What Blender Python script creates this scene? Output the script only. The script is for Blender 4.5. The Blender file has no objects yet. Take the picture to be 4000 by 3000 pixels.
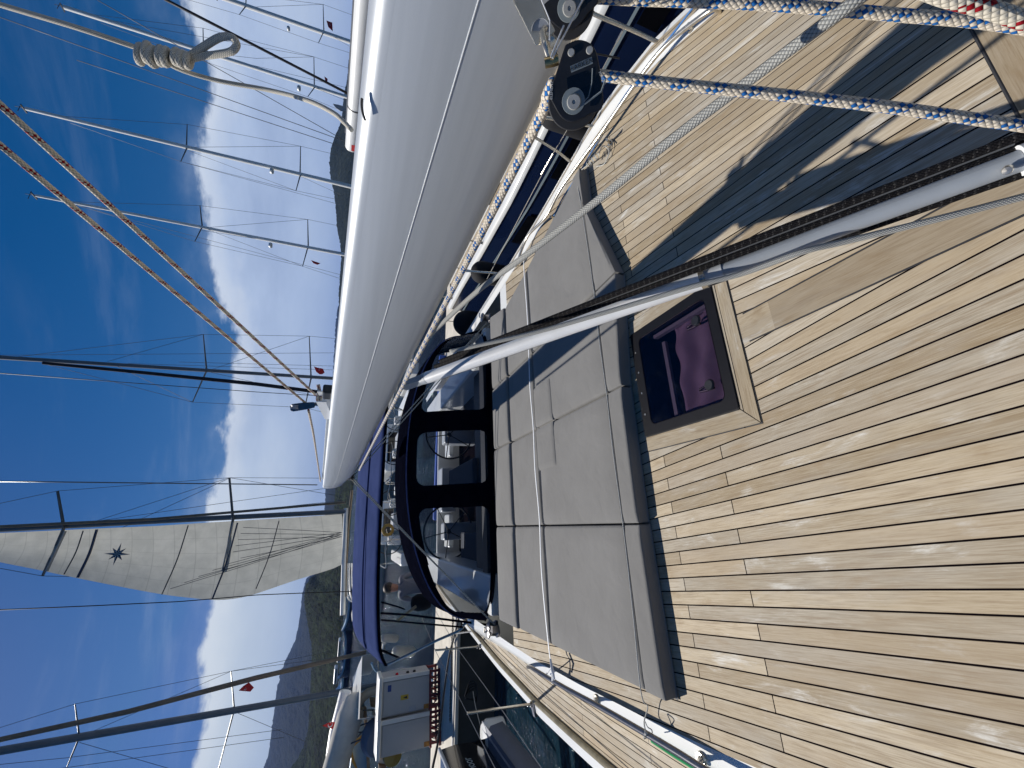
import bpy, math, random
from mathutils import Vector, Matrix
random.seed(7)
PI=math.pi
S=bpy.context.scene
# ------------------------------------------------------------------ camera
# x = to port, y = towards the stern, z = up; cabin roof deck is z = 0, water z = -1.8
F=1580.0
RM=((-0.04,-0.95,0.32),)
def _basis():
    th=-0.349134
    d=Vector((4083,341.5,F)).normalized()
    z=Vector((0,0,1)); a0=(z-d*z.dot(d)).normalized()
    r0=d.cross(a0); a=a0*math.cos(th)+r0*math.sin(th)
    up=-d; x=a.cross(up)
    return x,a,up
BX,BA,BU=_basis()
CAM=Vector((0,0,1.6))
def ray(px,py):
    c=Vector((px-2000,py-1500,F)); return Vector((c.dot(BX),c.dot(BA),c.dot(BU)))
def Z(px,py,z=0.0):
    r=ray(px,py); return CAM+r*((z-CAM.z)/r.z)
def Y(px,py,y):
    r=ray(px,py); return CAM+r*(y/r.y)
def X(px,py,x):
    r=ray(px,py); return CAM+r*(x/r.x)
def D(px,py,d):
    return CAM+ray(px,py)*(d/F)
cd=bpy.data.cameras.new('camera'); cam=bpy.data.objects.new('camera',cd); S.collection.objects.link(cam)
cr=Vector((BX[0],BA[0],BU[0])); cdn=Vector((BX[1],BA[1],BU[1])); cf=Vector((BX[2],BA[2],BU[2]))
M=Matrix((( cr.x,-cdn.x,-cf.x,CAM.x),(cr.y,-cdn.y,-cf.y,CAM.y),(cr.z,-cdn.z,-cf.z,CAM.z),(0,0,0,1)))
cam.matrix_world=M
cd.sensor_width=36; cd.lens=36*F/4000; cd.clip_start=0.02; cd.clip_end=20000
S.camera=cam
S.view_settings.view_transform='Standard'; S.view_settings.look='None'; S.view_settings.gamma=1
S.view_settings.exposure=0.0
# ------------------------------------------------------------------ light
SUN=Vector((-0.43,0.85,1.0)).normalized()
sl=bpy.data.lights.new('sun','SUN'); sl.energy=5.0; sl.angle=math.radians(.55); sl.color=(1,.955,.89)
so=bpy.data.objects.new('sun',sl); S.collection.objects.link(so)
so.rotation_mode='QUATERNION'; so.rotation_quaternion=SUN.to_track_quat('Z','Y')
W=bpy.data.worlds.new('World'); S.world=W; W.use_nodes=True
# ------------------------------------------------------------------ node helpers
class NT:
    def __init__(s,nt): s.nt=nt; nt.nodes.clear()
    def n(s,t,**k):
        o=s.nt.nodes.new(t)
        for a,v in k.items(): setattr(o,a,v)
        return o
    def put(s,v,sock):
        if v is None: return
        if isinstance(v,bpy.types.NodeSocket): s.nt.links.new(v,sock)
        else:
            try: sock.default_value=v
            except Exception: sock.default_value=tuple(v)+(1,)
    def m(s,op,a,b=None,c=None,clamp=False):
        o=s.n('ShaderNodeMath',operation=op,use_clamp=clamp)
        s.put(a,o.inputs[0]); s.put(b,o.inputs[1]); s.put(c,o.inputs[2]); return o.outputs[0]
    def mix(s,f,a,b,blend='MIX'):
        o=s.n('ShaderNodeMix',data_type='RGBA',blend_type=blend)
        s.put(f,o.inputs[0])
        for v,i in ((a,6),(b,7)):
            s.put(v if isinstance(v,bpy.types.NodeSocket) else tuple(v)[:3]+(1,),o.inputs[i])
        return o.outputs[2]
    def noise(s,vec,scale,detail=3,rough=.55,dist=0,dim='3D'):
        o=s.n('ShaderNodeTexNoise',noise_dimensions=dim)
        if vec is not None: s.put(vec,o.inputs['Vector'])
        o.inputs['Scale'].default_value=scale; o.inputs['Detail'].default_value=detail
        o.inputs['Roughness'].default_value=rough; o.inputs['Distortion'].default_value=dist
        return o.outputs[0]
    def comb(s,x,y,z=0.0):
        o=s.n('ShaderNodeCombineXYZ'); s.put(x,o.inputs[0]); s.put(y,o.inputs[1]); s.put(z,o.inputs[2]); return o.outputs[0]
    def sep(s,v):
        o=s.n('ShaderNodeSeparateXYZ'); s.put(v,o.inputs[0]); return o.outputs
    def vm(s,op,a,b):
        o=s.n('ShaderNodeVectorMath',operation=op); s.put(a,o.inputs[0]); s.put(b,o.inputs[1]); return o.outputs[0]
    def ramp(s,f,stops):
        o=s.n('ShaderNodeValToRGB'); s.put(f,o.inputs[0]); cr=o.color_ramp
        while len(cr.elements)<len(stops): cr.elements.new(.5)
        for e,(p,c) in zip(cr.elements,stops):
            e.position=p; e.color=(tuple(c)+(1,))[:4] if not isinstance(c,(int,float)) else (c,c,c,1)
        return o.outputs[0]
    def sstep(s,x,a,b):
        o=s.n('ShaderNodeMapRange',interpolation_type='SMOOTHSTEP'); s.put(x,o.inputs[0])
        o.inputs[1].default_value=a; o.inputs[2].default_value=b; return o.outputs[0]
    def tc(s,w='Object'): return s.n('ShaderNodeTexCoord').outputs[w]
    def geo(s,w='Position'): return s.n('ShaderNodeNewGeometry').outputs[w]
    def bump(s,h,st=.3,dist=.01):
        o=s.n('ShaderNodeBump'); s.put(h,o.inputs['Height']); o.inputs['Strength'].default_value=st; o.inputs['Distance'].default_value=dist
        return o.outputs[0]
    def pbr(s,col,rough=.5,metal=0.0,nrm=None,spec=None,coat=0,trans=0,sheen=0):
        o=s.n('ShaderNodeBsdfPrincipled'); i=o.inputs
        s.put(tuple(col)[:3]+(1,) if not isinstance(col,bpy.types.NodeSocket) else col,i['Base Color'])
        s.put(rough,i['Roughness']); s.put(metal,i['Metallic'])
        if nrm is not None: s.put(nrm,i['Normal'])
        if spec is not None: s.put(spec,i['Specular IOR Level'])
        i['Coat Weight'].default_value=coat; i['Coat Roughness'].default_value=.05
        i['Transmission Weight'].default_value=trans; i['Sheen Weight'].default_value=sheen
        return o.outputs[0]
    def out(s,sh,world=False):
        o=s.n('ShaderNodeOutputWorld' if world else 'ShaderNodeOutputMaterial'); s.nt.links.new(sh,o.inputs[0])
def mat(name):
    m=bpy.data.materials.new(name); m.use_nodes=True; return m,NT(m.node_tree)
# ------------------------------------------------------------------ world: nishita sky with a cloud bank low down
n=NT(W.node_tree)
sky=n.n('ShaderNodeTexSky',sky_type='NISHITA',sun_disc=False)
sky.sun_elevation=math.asin(SUN.z); sky.sun_rotation=math.atan2(SUN.x,SUN.y)
sky.air_density=1.0; sky.dust_density=.35; sky.ozone_density=2.6
dirv=n.tc('Generated'); dx,dy,dz=n.sep(dirv)
azp=n.m('ARCTAN2',dx,dy)
el=n.m('ARCSINE',dz)
cv=n.comb(n.m('MULTIPLY',azp,1.0),n.m('MULTIPLY',el,1.9),0)
n1=n.noise(cv,3.2,7,.55); n2=n.noise(cv,11,6,.6)
n3=n.noise(n.comb(n.m('MULTIPLY_ADD',el,1.6,azp),n.m('MULTIPLY_ADD',azp,-.9,n.m('MULTIPLY',el,7.0)),3.1),1.7,7,.62,.3)
edge=n.m('ADD',n.m('MULTIPLY',n.m('SUBTRACT',n1,.5),-.20),n.m('MULTIPLY',n.m('SUBTRACT',n2,.5),-.07))
# the top of the bank drops slowly towards starboard
thr=n.m('SUBTRACT',n.m('ADD',n.m('MULTIPLY',azp,.075),.228),n.m('MULTIPLY',n.sstep(n.m('ABSOLUTE',azp),1.25,1.8),.35))
elr=n.m('SUBTRACT',n.m('ADD',el,edge),thr)
bank=n.sstep(elr,.012,-.012)
soft=n.sstep(elr,.07,-.05)
soft=n.m('MULTIPLY',soft,n.sstep(n1,.38,.62))
wis=n.m('MULTIPLY',n.sstep(n3,.50,.78),n.m('MULTIPLY',n.m('MULTIPLY',n.sstep(el,.62,.30),.15),n.sstep(n.m('ABSOLUTE',azp),1.9,1.2)))
mask=n.m('MAXIMUM',bank,n.m('MAXIMUM',n.m('MULTIPLY',soft,.35),wis),clamp=True)
n4=n.noise(n.comb(azp,n.m('MULTIPLY',el,3.0),7.),2.6,6,.6)
body=n.ramp(n4,[(.30,(.36,.46,.66)),(.5,(.46,.57,.77)),(.72,(.58,.68,.83))])
rim=n.sstep(elr,-.055,-.008)
lit=n.sstep(azp,.5,-.35)
cc=n.mix(n.m('MULTIPLY',lit,.8),body,n.ramp(n4,[(.3,(.55,.64,.73)),(.7,(.68,.75,.80))]))
cc=n.mix(n.m('MULTIPLY',rim,n.m('MULTIPLY_ADD',n2,.75,.0)),cc,(.82,.86,.90))
lowh=n.sstep(el,.20,.0)
cc=n.mix(n.m('MULTIPLY',lowh,.55),cc,(.42,.54,.72))
b1=n.n('ShaderNodeBackground'); b2=n.n('ShaderNodeBackground')
hs=n.n('ShaderNodeHueSaturation'); n.put(sky.outputs[0],hs.inputs['Color']); hs.inputs['Saturation'].default_value=1.52
n.put(n.vm('MINIMUM',n.mix(1.0,hs.outputs[0],(1.04,.86,.95),'MULTIPLY'),(1.45,3.3,8.2)),b1.inputs[0]); b1.inputs[1].default_value=.055
n.put(cc,b2.inputs[0]); b2.inputs[1].default_value=1.0
mx=n.n('ShaderNodeMixShader'); n.put(mask,mx.inputs[0]); n.put(b1.outputs[0],mx.inputs[1]); n.put(b2.outputs[0],mx.inputs[2])
n.out(mx.outputs[0],True)
# ------------------------------------------------------------------ mesh helpers
def setp(o,label=None,cat=None,group=None,kind=None):
    for k,v in (('label',label),('category',cat),('group',group),('kind',kind)):
        if v: o[k]=v
    return o
def thing(name,label,cat,loc=(0,0,0),group=None):
    o=bpy.data.objects.new(name,None); o.empty_display_size=.1; S.collection.objects.link(o); o.location=loc
    return setp(o,label,cat,group)
def worg(o):
    v=Vector((0,0,0))
    while o is not None: v+=Vector(o.location); o=o.parent
    return v
class MB:
    def __init__(s): s.v=[]; s.f=[]; s.uv=[]
    def add(s,vs,fs,uvs=None):
        b=len(s.v); s.v+=[Vector(v) for v in vs]; s.f+=[tuple(i+b for i in f) for f in fs]
        s.uv+=(uvs if uvs else [(0,0)]*len(vs)); return s
    def box(s,c,d,R=None):
        c=Vector(c); x,y,z=(k/2 for k in d)
        vs=[Vector((a*x,b*y,e*z)) for a in(-1,1) for b in(-1,1) for e in(-1,1)]
        if R is not None: vs=[R@v for v in vs]
        return s.add([v+c for v in vs],[(0,1,3,2),(4,6,7,5),(0,4,5,1),(2,3,7,6),(0,2,6,4),(1,5,7,3)],[(0,0)]*8)
    def beam(s,p,q,w,h,up=(0,0,1)):
        p=Vector(p);q=Vector(q);t=(q-p); L=t.length; t.normalize(); sd=t.cross(Vector(up)).normalized(); u=sd.cross(t)
        R=Matrix((sd,t,u)).transposed(); return s.box((p+q)/2,(w,L,h),R)
    def tube(s,pts,r,n=10,cap=True,closed=False,flat=1.0):
        pts=[Vector(p) for p in pts]; N=len(pts); rs=r if isinstance(r,(list,tuple)) else [r]*N
        T=[]
        for i in range(N):
            a=pts[(i-1)%N] if (closed or i>0) else pts[0]; b=pts[(i+1)%N] if (closed or i<N-1) else pts[-1]
            T.append((b-a).normalized())
        ref=Vector((0,0,1)) if abs(T[0].z)<.9 else Vector((1,0,0))
        u=(ref-T[0]*ref.dot(T[0])).normalized(); vs=[];uv=[];L=0;idx=list(range(N))+([0] if closed else [])
        for k,i in enumerate(idx):
            if k: L+=(pts[i]-pts[idx[k-1]]).length
            u=(u-T[i]*u.dot(T[i])).normalized(); w=T[i].cross(u)
            for j in range(n+1):
                a=2*PI*j/n; vs.append(pts[i]+(u*math.cos(a)*flat+w*math.sin(a))*rs[i]); uv.append((j/n,L))
        fs=[]
        for k in range(len(idx)-1):
            for j in range(n):
                a=k*(n+1)+j; fs.append((a,a+1,a+n+2,a+n+1))
        if cap and not closed:
            b=len(vs); vs+=[pts[0],pts[-1]]; uv+=[(0,0),(0,L)]; e=(N-1)*(n+1)
            for j in range(n): fs.append((b,j+1,j)); fs.append((b+1,e+j,e+j+1))
        return s.add(vs,fs,uv)
    def grid(s,rows,uvf=None,close=False):
        nr=len(rows);nc=len(rows[0]); vs=[v for r in rows for v in r]
        uv=[uvf(i,j,rows[i][j]) if uvf else (j/(nc-1),i/(nr-1)) for i in range(nr) for j in range(nc)]
        return s.add(vs,[(i*nc+j,i*nc+j+1,(i+1)*nc+j+1,(i+1)*nc+j) for i in range(nr-1) for j in range(nc-1)],uv)
    def prism(s,poly,z0,z1=None,h=None):
        # poly: list of 3D pts; extruded by vector h
        h=Vector(h) if h is not None else Vector((0,0,z1-z0))
        P=[Vector(p) if len(p)==3 else Vector((p[0],p[1],z0)) for p in poly]; N=len(P)
        vs=P+[p+h for p in P]; fs=[tuple(range(N-1,-1,-1)),tuple(range(N,2*N))]+[(i,(i+1)%N,(i+1)%N+N,i+N) for i in range(N)]
        return s.add(vs,fs,[(v.x,v.y) for v in vs])
    def lathe(s,c,ax,prof,n=20):
        c=Vector(c);ax=Vector(ax).normalized(); ref=Vector((0,0,1)) if abs(ax.z)<.9 else Vector((1,0,0))
        u=(ref-ax*ref.dot(ax)).normalized(); w=ax.cross(u)
        rows=[[c+ax*h+(u*math.cos(2*PI*j/n)+w*math.sin(2*PI*j/n))*r for j in range(n+1)] for r,h in prof]
        return s.grid(rows)
    def build(s,name,m,parent=None,smooth=False,bevel=0,seg=2,sub=0,solid=0,kind=None):
        o0=worg(parent) if parent is not None else Vector((0,0,0))
        me=bpy.data.meshes.new(name); me.from_pydata([v-o0 for v in s.v],[],s.f)
        ul=me.uv_layers.new(name='UVMap')
        li=[0]*len(me.loops); me.loops.foreach_get('vertex_index',li)
        buf=[c for i in li for c in s.uv[i]]; ul.data.foreach_set('uv',buf)
        me.validate()
        ob=bpy.data.objects.new(name,me); S.collection.objects.link(ob)
        for mm in (m if isinstance(m,(list,tuple)) else [m]): me.materials.append(mm)
        if smooth:
            me.polygons.foreach_set('use_smooth',[True]*len(me.polygons))
            try: me.set_sharp_from_angle(angle=math.radians(45 if smooth is True else smooth))
            except Exception: pass
        if solid:
            q=ob.modifiers.new('so','SOLIDIFY'); q.thickness=solid; q.offset=0
        if bevel:
            q=ob.modifiers.new('be','BEVEL'); q.width=bevel; q.segments=seg; q.limit_method='ANGLE'
        if sub:
            q=ob.modifiers.new('su','SUBSURF'); q.levels=sub; q.render_levels=sub
        if parent is not None: ob.parent=parent
        if kind: ob['kind']=kind
        return ob
def spline(P,k=8):
    P=[Vector(p) for p in P]; P=[P[0]*2-P[1]]+P+[P[-1]*2-P[-2]]; o=[]
    for i in range(1,len(P)-2):
        a,b,c,d=P[i-1:i+3]
        for j in range(k):
            t=j/k; o.append(.5*((2*b)+(c-a)*t+(2*a-5*b+4*c-d)*t*t+(-a+3*b-3*c+d)*t**3))
    o.append(P[-2]); return o
def interp(tab,x):
    tab=sorted(tab)
    if x<=tab[0][0]: return tab[0][1]
    for (a,u),(b,v) in zip(tab,tab[1:]):
        if x<=b: return u+(v-u)*(x-a)/(b-a)
    return tab[-1][1]
def text(name,body,size,m,loc,R,parent=None,ext=.0006,align='CENTER'):
    cu=bpy.data.curves.new(name,'FONT'); cu.body=body; cu.size=size; cu.extrude=ext; cu.align_x=align; cu.align_y='CENTER'
    t=bpy.data.objects.new(name,cu); S.collection.objects.link(t)
    bpy.context.view_layer.update()
    me=bpy.data.meshes.new_from_object(t.evaluated_get(bpy.context.evaluated_depsgraph_get()))
    bpy.data.objects.remove(t); me.name=name
    ob=bpy.data.objects.new(name,me); S.collection.objects.link(ob); me.materials.clear(); me.materials.append(m)
    o0=worg(parent) if parent is not None else Vector((0,0,0))
    me.transform(Matrix.Translation(Vector(loc)-o0)@R.to_4x4())
    if parent is not None: ob.parent=parent
    return ob
# ------------------------------------------------------------------ materials
MT={}
def simple(name,col,rough=.5,metal=0,var=0,vs=6,bump=0,bs=60,spec=None,coat=0,sheen=0):
    m,n=mat(name); c=col; nr=None
    if var:
        t=n.noise(n.tc('Object'),vs,5,.6); c=n.mix(n.sstep(t,.3,.7),tuple(k*(1-var) for k in col),tuple(min(1,k*(1+var)) for k in col))
    if bump: nr=n.bump(n.noise(n.tc('Object'),bs,4,.6),bump,.004)
    n.out(n.pbr(c,rough,metal,nr,spec,coat,0,sheen)); MT[name]=m; return m
simple('gelcoat',(.80,.80,.765),.25,0,.03,3,coat=.3)
simple('gelcoat_grey',(.48,.50,.52),.35,0,.04,2)
simple('mid_grey',(.33,.35,.38),.5,0,.05)  # even mid grey for small fittings, batten pockets and the pennant
simple('steel',(.60,.56,.48),.26,.85,.1,30)
simple('pin_metal',(.42,.42,.40),.4,.2,.1,60)
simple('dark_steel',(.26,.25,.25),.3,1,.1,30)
simple('black_plastic',(.012,.012,.014),.38,0,.2,40,.1,200)
simple('hatch_black',(.006,.006,.008),.45,0,.1,20,spec=.2)
simple('grey_mark',(.20,.235,.25),.45)
simple('white_mark',(.62,.64,.65),.5)
simple('blue_hull',(.008,.018,.06),.12,0,.1,1,coat=.6)
simple('black_hull',(.012,.012,.014),.14,0,.1,1,coat=.5)
simple('window_black',(.003,.003,.004),.08)
simple('stripe_grey',(.30,.37,.40),.3)
simple('fender_black',(.006,.006,.008),.85,0,.2,12)
simple('fender_grey',(.42,.42,.38),.6,0,.1,8)
simple('rubber_collar',(.14,.155,.20),.6,0,.06,5)
simple('wood_rail',(.23,.20,.13),.45,0,.25,14)
simple('rubber_black',(.02,.02,.022),.6)
simple('blue_cord',(.03,.16,.42),.6)
simple('green_cord',(.02,.30,.10),.5)
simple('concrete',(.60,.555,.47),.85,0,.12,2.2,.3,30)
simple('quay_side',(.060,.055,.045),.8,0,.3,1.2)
simple('red_frame',(.16,.02,.025),.6,0,.3,8)
simple('cabinet_grey',(.40,.40,.39),.5,0,.04,2)
simple('cabinet_trim',(.66,.66,.62),.4,0,.05,3)
simple('rust',(.36,.17,.04),.8,0,.4,14)
simple('chain',(.05,.045,.04),.7,.3)
simple('skin',(.35,.17,.11),.55)
simple('hair',(.03,.018,.010),.6)
simple('grey_shirt',(.16,.165,.20),.9)
simple('dark_cloth',(.02,.03,.05),.85)
simple('mast_white',(.82,.82,.79),.4,0,.05,2)
simple('mast_grey',(.16,.17,.175),.4,.3,.1,2)
simple('mast_wood',(.22,.16,.10),.5,0,.2,2)
simple('stay',(.10,.11,.13),.5,.4)
simple('stay_dark',(.012,.012,.016),.6)
simple('red_flag',(.55,.02,.02),.7,0,.15,20)
simple('sail_grey',(.10,.105,.11),.8)
simple('sail_black',(.008,.010,.018),.8)
simple('cream_hull',(.72,.69,.60),.35,0,.05,1)
simple('canvas_cream',(.62,.58,.50),.85,0,.1,2,.3,10)
simple('ochre',(.50,.28,.05),.6)
simple('tan_wood',(.34,.23,.13),.6,0,.2,5)
simple('pale_blue_paint',(.25,.38,.50),.4,0,.1,1)
simple('lifebuoy_orange',(.60,.10,.03),.5)
simple('yellow_sign',(.52,.36,.03),.5)
simple('sign_blue',(.03,.06,.22),.5)
simple('red_lamp',(.5,.01,.02),.25)
simple('cushion_cockpit',(.06,.065,.08),.8)
simple('royal_blue',(.03,.10,.42),.6)
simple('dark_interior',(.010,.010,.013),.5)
simple('curtain',(.32,.26,.33),.8,0,.12,5)
simple('brass',(.45,.33,.16),.3,1)
simple('white_vinyl',(.78,.79,.80),.5)
# teak decking: seams are level lines of uv.x, butts at two staggered rows
def teak(name,pitch,ph,rows,period,seam=.0048,butts=True,tone=1.0):
    m,n=mat(name); u,v,_=n.sep(n.n('ShaderNodeUVMap').outputs[0])
    p=n.m('DIVIDE',n.m('SUBTRACT',u,ph),pitch); idx=n.m('FLOOR',p); fr=n.m('SUBTRACT',p,idx)
    dseam=n.m('MULTIPLY',n.m('SUBTRACT',.5,n.m('ABSOLUTE',n.m('SUBTRACT',fr,.5))),pitch)
    sm=n.sstep(dseam,seam*.5+.0008,seam*.5-.0004)
    par=n.m('FLOORED_MODULO',idx,2.0)
    yy=n.m('DIVIDE',n.m('SUBTRACT',v,n.m('ADD',rows[0],n.m('MULTIPLY',par,rows[1]-rows[0]))),period)
    row=n.m('FLOOR',yy); fy=n.m('MULTIPLY',n.m('SUBTRACT',yy,row),period)
    if butts: sm=n.m('MAXIMUM',sm,n.sstep(fy,seam*.9,seam*.7))
    wn=n.n('ShaderNodeTexWhiteNoise',noise_dimensions='2D'); n.put(n.comb(idx,row),wn.inputs['Vector'])
    rnd=wn.outputs[0]
    off=n.m('MULTIPLY',idx,3.71)
    g1=n.noise(n.comb(n.m('MULTIPLY',u,260),n.m('ADD',n.m('MULTIPLY',v,9),off),off),1,5,.68)
    g2=n.noise(n.comb(n.m('MULTIPLY',u,60),n.m('ADD',n.m('MULTIPLY',v,5),off),off),1,4,.6,.4)
    pt=n.noise(n.comb(n.m('MULTIPLY',u,11),n.m('ADD',n.m('MULTIPLY',v,3.2),off),off),1,4,.6)
    bl=n.noise(n.comb(n.m('MULTIPLY',u,9),n.m('ADD',n.m('MULTIPLY',v,2.6),n.m('MULTIPLY',off,2.0)),5),1.3,6,.66,.5)
    t=tone*.87
    base=n.ramp(rnd,[(0,(.33*t,.255*t,.155*t)),(.25,(.46*t,.385*t,.27*t)),(.45,(.56*t,.46*t,.31*t)),(.6,(.38*t,.325*t,.24*t)),(.8,(.50*t,.45*t,.36*t)),(1,(.60*t,.49*t,.33*t))])
    c=n.mix(n.m('MULTIPLY',n.sstep(g1,.42,.70),.40),base,(.72*t,.63*t,.50*t))
    c=n.mix(n.m('MULTIPLY',n.sstep(g1,.52,.28),.70),c,(.27*t,.19*t,.115*t))
    c=n.mix(n.m('MULTIPLY',n.sstep(g2,.48,.72),.50),c,(.30*t,.22*t,.14*t))
    c=n.mix(n.m('MULTIPLY',n.sstep(pt,.45,.7),.34),c,(.46*t,.43*t,.37*t))
    c=n.mix(n.m('MULTIPLY',n.m('MULTIPLY',n.sstep(bl,.55,.72),.85),n.m('MULTIPLY_ADD',n.sstep(g1,.40,.62),.6,.4)),c,(.80*t,.79*t,.73*t))
    c=n.mix(n.m('MULTIPLY',n.sstep(bl,.44,.28),.50),c,(.34*t,.235*t,.125*t))
    big=n.noise(n.comb(n.m('MULTIPLY',u,2.2),n.m('MULTIPLY',v,1.5),2.0),1,4,.6); wn2=n.n('ShaderNodeTexWhiteNoise',noise_dimensions='2D'); n.put(n.comb(n.m('ADD',idx,31.0),row),wn2.inputs['Vector'])
    c=n.mix(n.m('MULTIPLY',n.sstep(big,.42,.66),.32),c,(.36*t,.27*t,.155*t))
    c=n.mix(n.m('MULTIPLY',n.sstep(wn2.outputs[0],.62,1.0),.38),c,(.34*t,.255*t,.16*t))
    c=n.mix(sm,c,(.006,.004,.005))
    h=n.m('SUBTRACT',n.m('MULTIPLY',g1,.25),n.m('MULTIPLY',sm,.6))
    n.out(n.pbr(c,n.m('MULTIPLY_ADD',sm,.25,.66),0,n.bump(h,.55,.0022),n.m('MULTIPLY_ADD',sm,-.25,.25))); MT[name]=m; return m
teak('teak_starboard',.0608,-.1475,(1.76,1.385),3.1,.0052)
teak('teak_port',.0655,.02,(1.78,1.40),3.1,.0052)
teak('teak_side',.046,0,(.4,1.2),2.1,.004)
teak('teak_margin',.30,.9,(0,1),9.0,.003,False,.78)
def rope(name,base,fleck=None,nu=5,pv=.013,fl=.05,fd=.45,rough=.75,braid=.6,dark=.35):
    m,n=mat(name); u,v,_=n.sep(n.n('ShaderNodeUVMap').outputs[0])
    a=n.m('SINE',n.m('MULTIPLY',n.m('ADD',n.m('MULTIPLY',u,float(nu)),n.m('DIVIDE',v,pv)),2*PI))
    b=n.m('SINE',n.m('MULTIPLY',n.m('SUBTRACT',n.m('MULTIPLY',u,float(nu)),n.m('DIVIDE',v,pv)),2*PI))
    ab=n.m('MULTIPLY',a,b); h=n.m('ABSOLUTE',ab)
    c=n.mix(n.sstep(h,.0,.30),tuple(k*dark for k in base),base)
    if fleck:
        fm=n.m('FRACT',n.m('ADD',n.m('DIVIDE',v,fl),n.m('MULTIPLY',u,1.0)))
        k=n.m('MULTIPLY',n.m('LESS_THAN',fm,fd),n.m('GREATER_THAN',ab,0.0))
        c=n.mix(k,c,n.mix(n.sstep(h,.0,.30),tuple(q*dark for q in fleck),fleck))
    n.out(n.pbr(c,rough,0,n.bump(h,braid,.0016),.12)); MT[name]=m
rope('rope_blue',(.70,.62,.50),(.015,.13,.40),3,.020,.050,.46,dark=.4)
rope('rope_red',(.68,.62,.50),(.30,.008,.015),3,.018,.06,.34,dark=.45)
rope('rope_white',(.66,.62,.53),None,4,.010)
rope('rope_grey',(.44,.44,.41),None,4,.014)
rope('rope_black',(.012,.011,.012),(.05,.047,.045),4,.016,.02,.35,dark=.5)
rope('rope_thin',(.62,.62,.58),None,3,.008)
rope('rope_bluegrey',(.55,.55,.48),(.08,.12,.18),3,.012,.03,.5)
# cushions
m,n=mat('cushion'); tc=n.tc('Object')
w=n.noise(tc,2.2,4,.55); f=n.noise(tc,420,2,.5)
c=n.mix(n.sstep(w,.3,.7),(.178,.173,.163),(.206,.201,.190)); c=n.mix(n.m('MULTIPLY',n.sstep(f,.45,.6),.10),c,(.16,.16,.155))
wr=n.noise(tc,7,3,.5,.6)
n.out(n.pbr(c,.85,0,n.bump(n.m('ADD',n.m('MULTIPLY',f,.05),n.m('MULTIPLY',wr,1.4)),.35,.012),.2,0,0,.15)); MT['cushion']=m
# boom metal
m,n=mat('boom_metal'); tc=n.tc('Object')
sx,sy,sz=n.sep(tc); st=n.noise(n.comb(n.m('MULTIPLY',sx,3),n.m('MULTIPLY',sy,1.2),n.m('MULTIPLY',sz,55)),1,4,.6)
f=n.noise(tc,300,2,.5)
c=n.mix(n.sstep(st,.2,.8),(.53,.56,.585),(.58,.61,.635))
n.out(n.pbr(c,n.m('MULTIPLY_ADD',st,.05,.38),.30,n.bump(f,.04,.002))); MT['boom_metal']=m
simple('vang_grey',(.34,.37,.40),.55,.0,.05,8,.05,300)
simple('vang_white',(.80,.81,.81),.38,.0,.04,8,.12,500)
# canvas
def canvas(name,a,b,s=8):
    m,n=mat(name); tc=n.tc('Object'); w=n.noise(tc,s,5,.6); f=n.noise(tc,2.0,3,.5,.5)
    d=n.n('ShaderNodeBsdfDiffuse'); n.put(n.mix(n.sstep(w,.3,.7),a,b),d.inputs[0]); n.put(n.bump(f,.5,.05),d.inputs['Normal']); n.out(d.outputs[0]); MT[name]=m
canvas('navy_canvas',(.0022,.0026,.006),(.0035,.004,.009))
canvas('bimini_canvas',(.042,.060,.150),(.054,.074,.18),3)
canvas('piping',(.05,.07,.18),(.07,.10,.24))
# clear vinyl and smoked acrylic
def clear(name,tint,refl,rough,haze,bst=.5):
    m,n=mat(name)
    tr=n.n('ShaderNodeBsdfTransparent'); tr.inputs[0].default_value=tint+(1,)
    g=n.n('ShaderNodeBsdfGlossy'); g.inputs['Roughness'].default_value=rough
    g.inputs['Color'].default_value=(.9,.92,1,1)
    lw=n.n('ShaderNodeLayerWeight'); lw.inputs[0].default_value=.35
    w=n.noise(n.tc('Object'),5,4,.6,1.5); nb=n.bump(w,bst,.05); n.put(nb,g.inputs['Normal'])
    a=n.n('ShaderNodeMixShader'); n.put(n.m('MULTIPLY',lw.outputs[0],refl,clamp=True),a.inputs[0]); n.put(tr.outputs[0],a.inputs[1]); n.put(g.outputs[0],a.inputs[2])
    d=n.n('ShaderNodeBsdfDiffuse'); d.inputs[0].default_value=(.5,.55,.6,1)
    b=n.n('ShaderNodeMixShader'); n.put(n.m('MULTIPLY',n.sstep(w,.50,.8),haze),b.inputs[0]); n.put(a.outputs[0],b.inputs[1]); n.put(d.outputs[0],b.inputs[2])
    n.out(b.outputs[0]); MT[name]=m
clear('clear_vinyl',(.72,.75,.80),.30,.05,.03)
clear('smoked_acrylic',(.62,.57,.63),.10,.04,.012,.02)
# sail
m,n=mat('sailcloth'); u,v,_=n.sep(n.n('ShaderNodeUVMap').outputs[0])
pu=n.m('FRACT',n.m('MULTIPLY',v,17.0)); pl=n.sstep(n.m('ABSOLUTE',n.m('SUBTRACT',pu,.5)),.47,.5)
pr=n.m('FRACT',n.m('MULTIPLY',u,5.0)); pl2=n.sstep(n.m('ABSOLUTE',n.m('SUBTRACT',pr,.5)),.48,.5)
w=n.noise(n.tc('Object'),1.2,5,.6)
c=n.mix(n.sstep(w,.3,.7),(.50,.50,.455),(.60,.595,.54)); c=n.mix(n.m('MULTIPLY',n.m('MAXIMUM',pl,pl2),.35),c,(.20,.20,.18))
p=n.n('ShaderNodeBsdfPrincipled'); n.put(c,p.inputs['Base Color']); p.inputs['Roughness'].default_value=.8
tl=n.n('ShaderNodeBsdfTranslucent'); n.put(c,tl.inputs[0]); mx=n.n('ShaderNodeMixShader'); mx.inputs[0].default_value=.45
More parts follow.
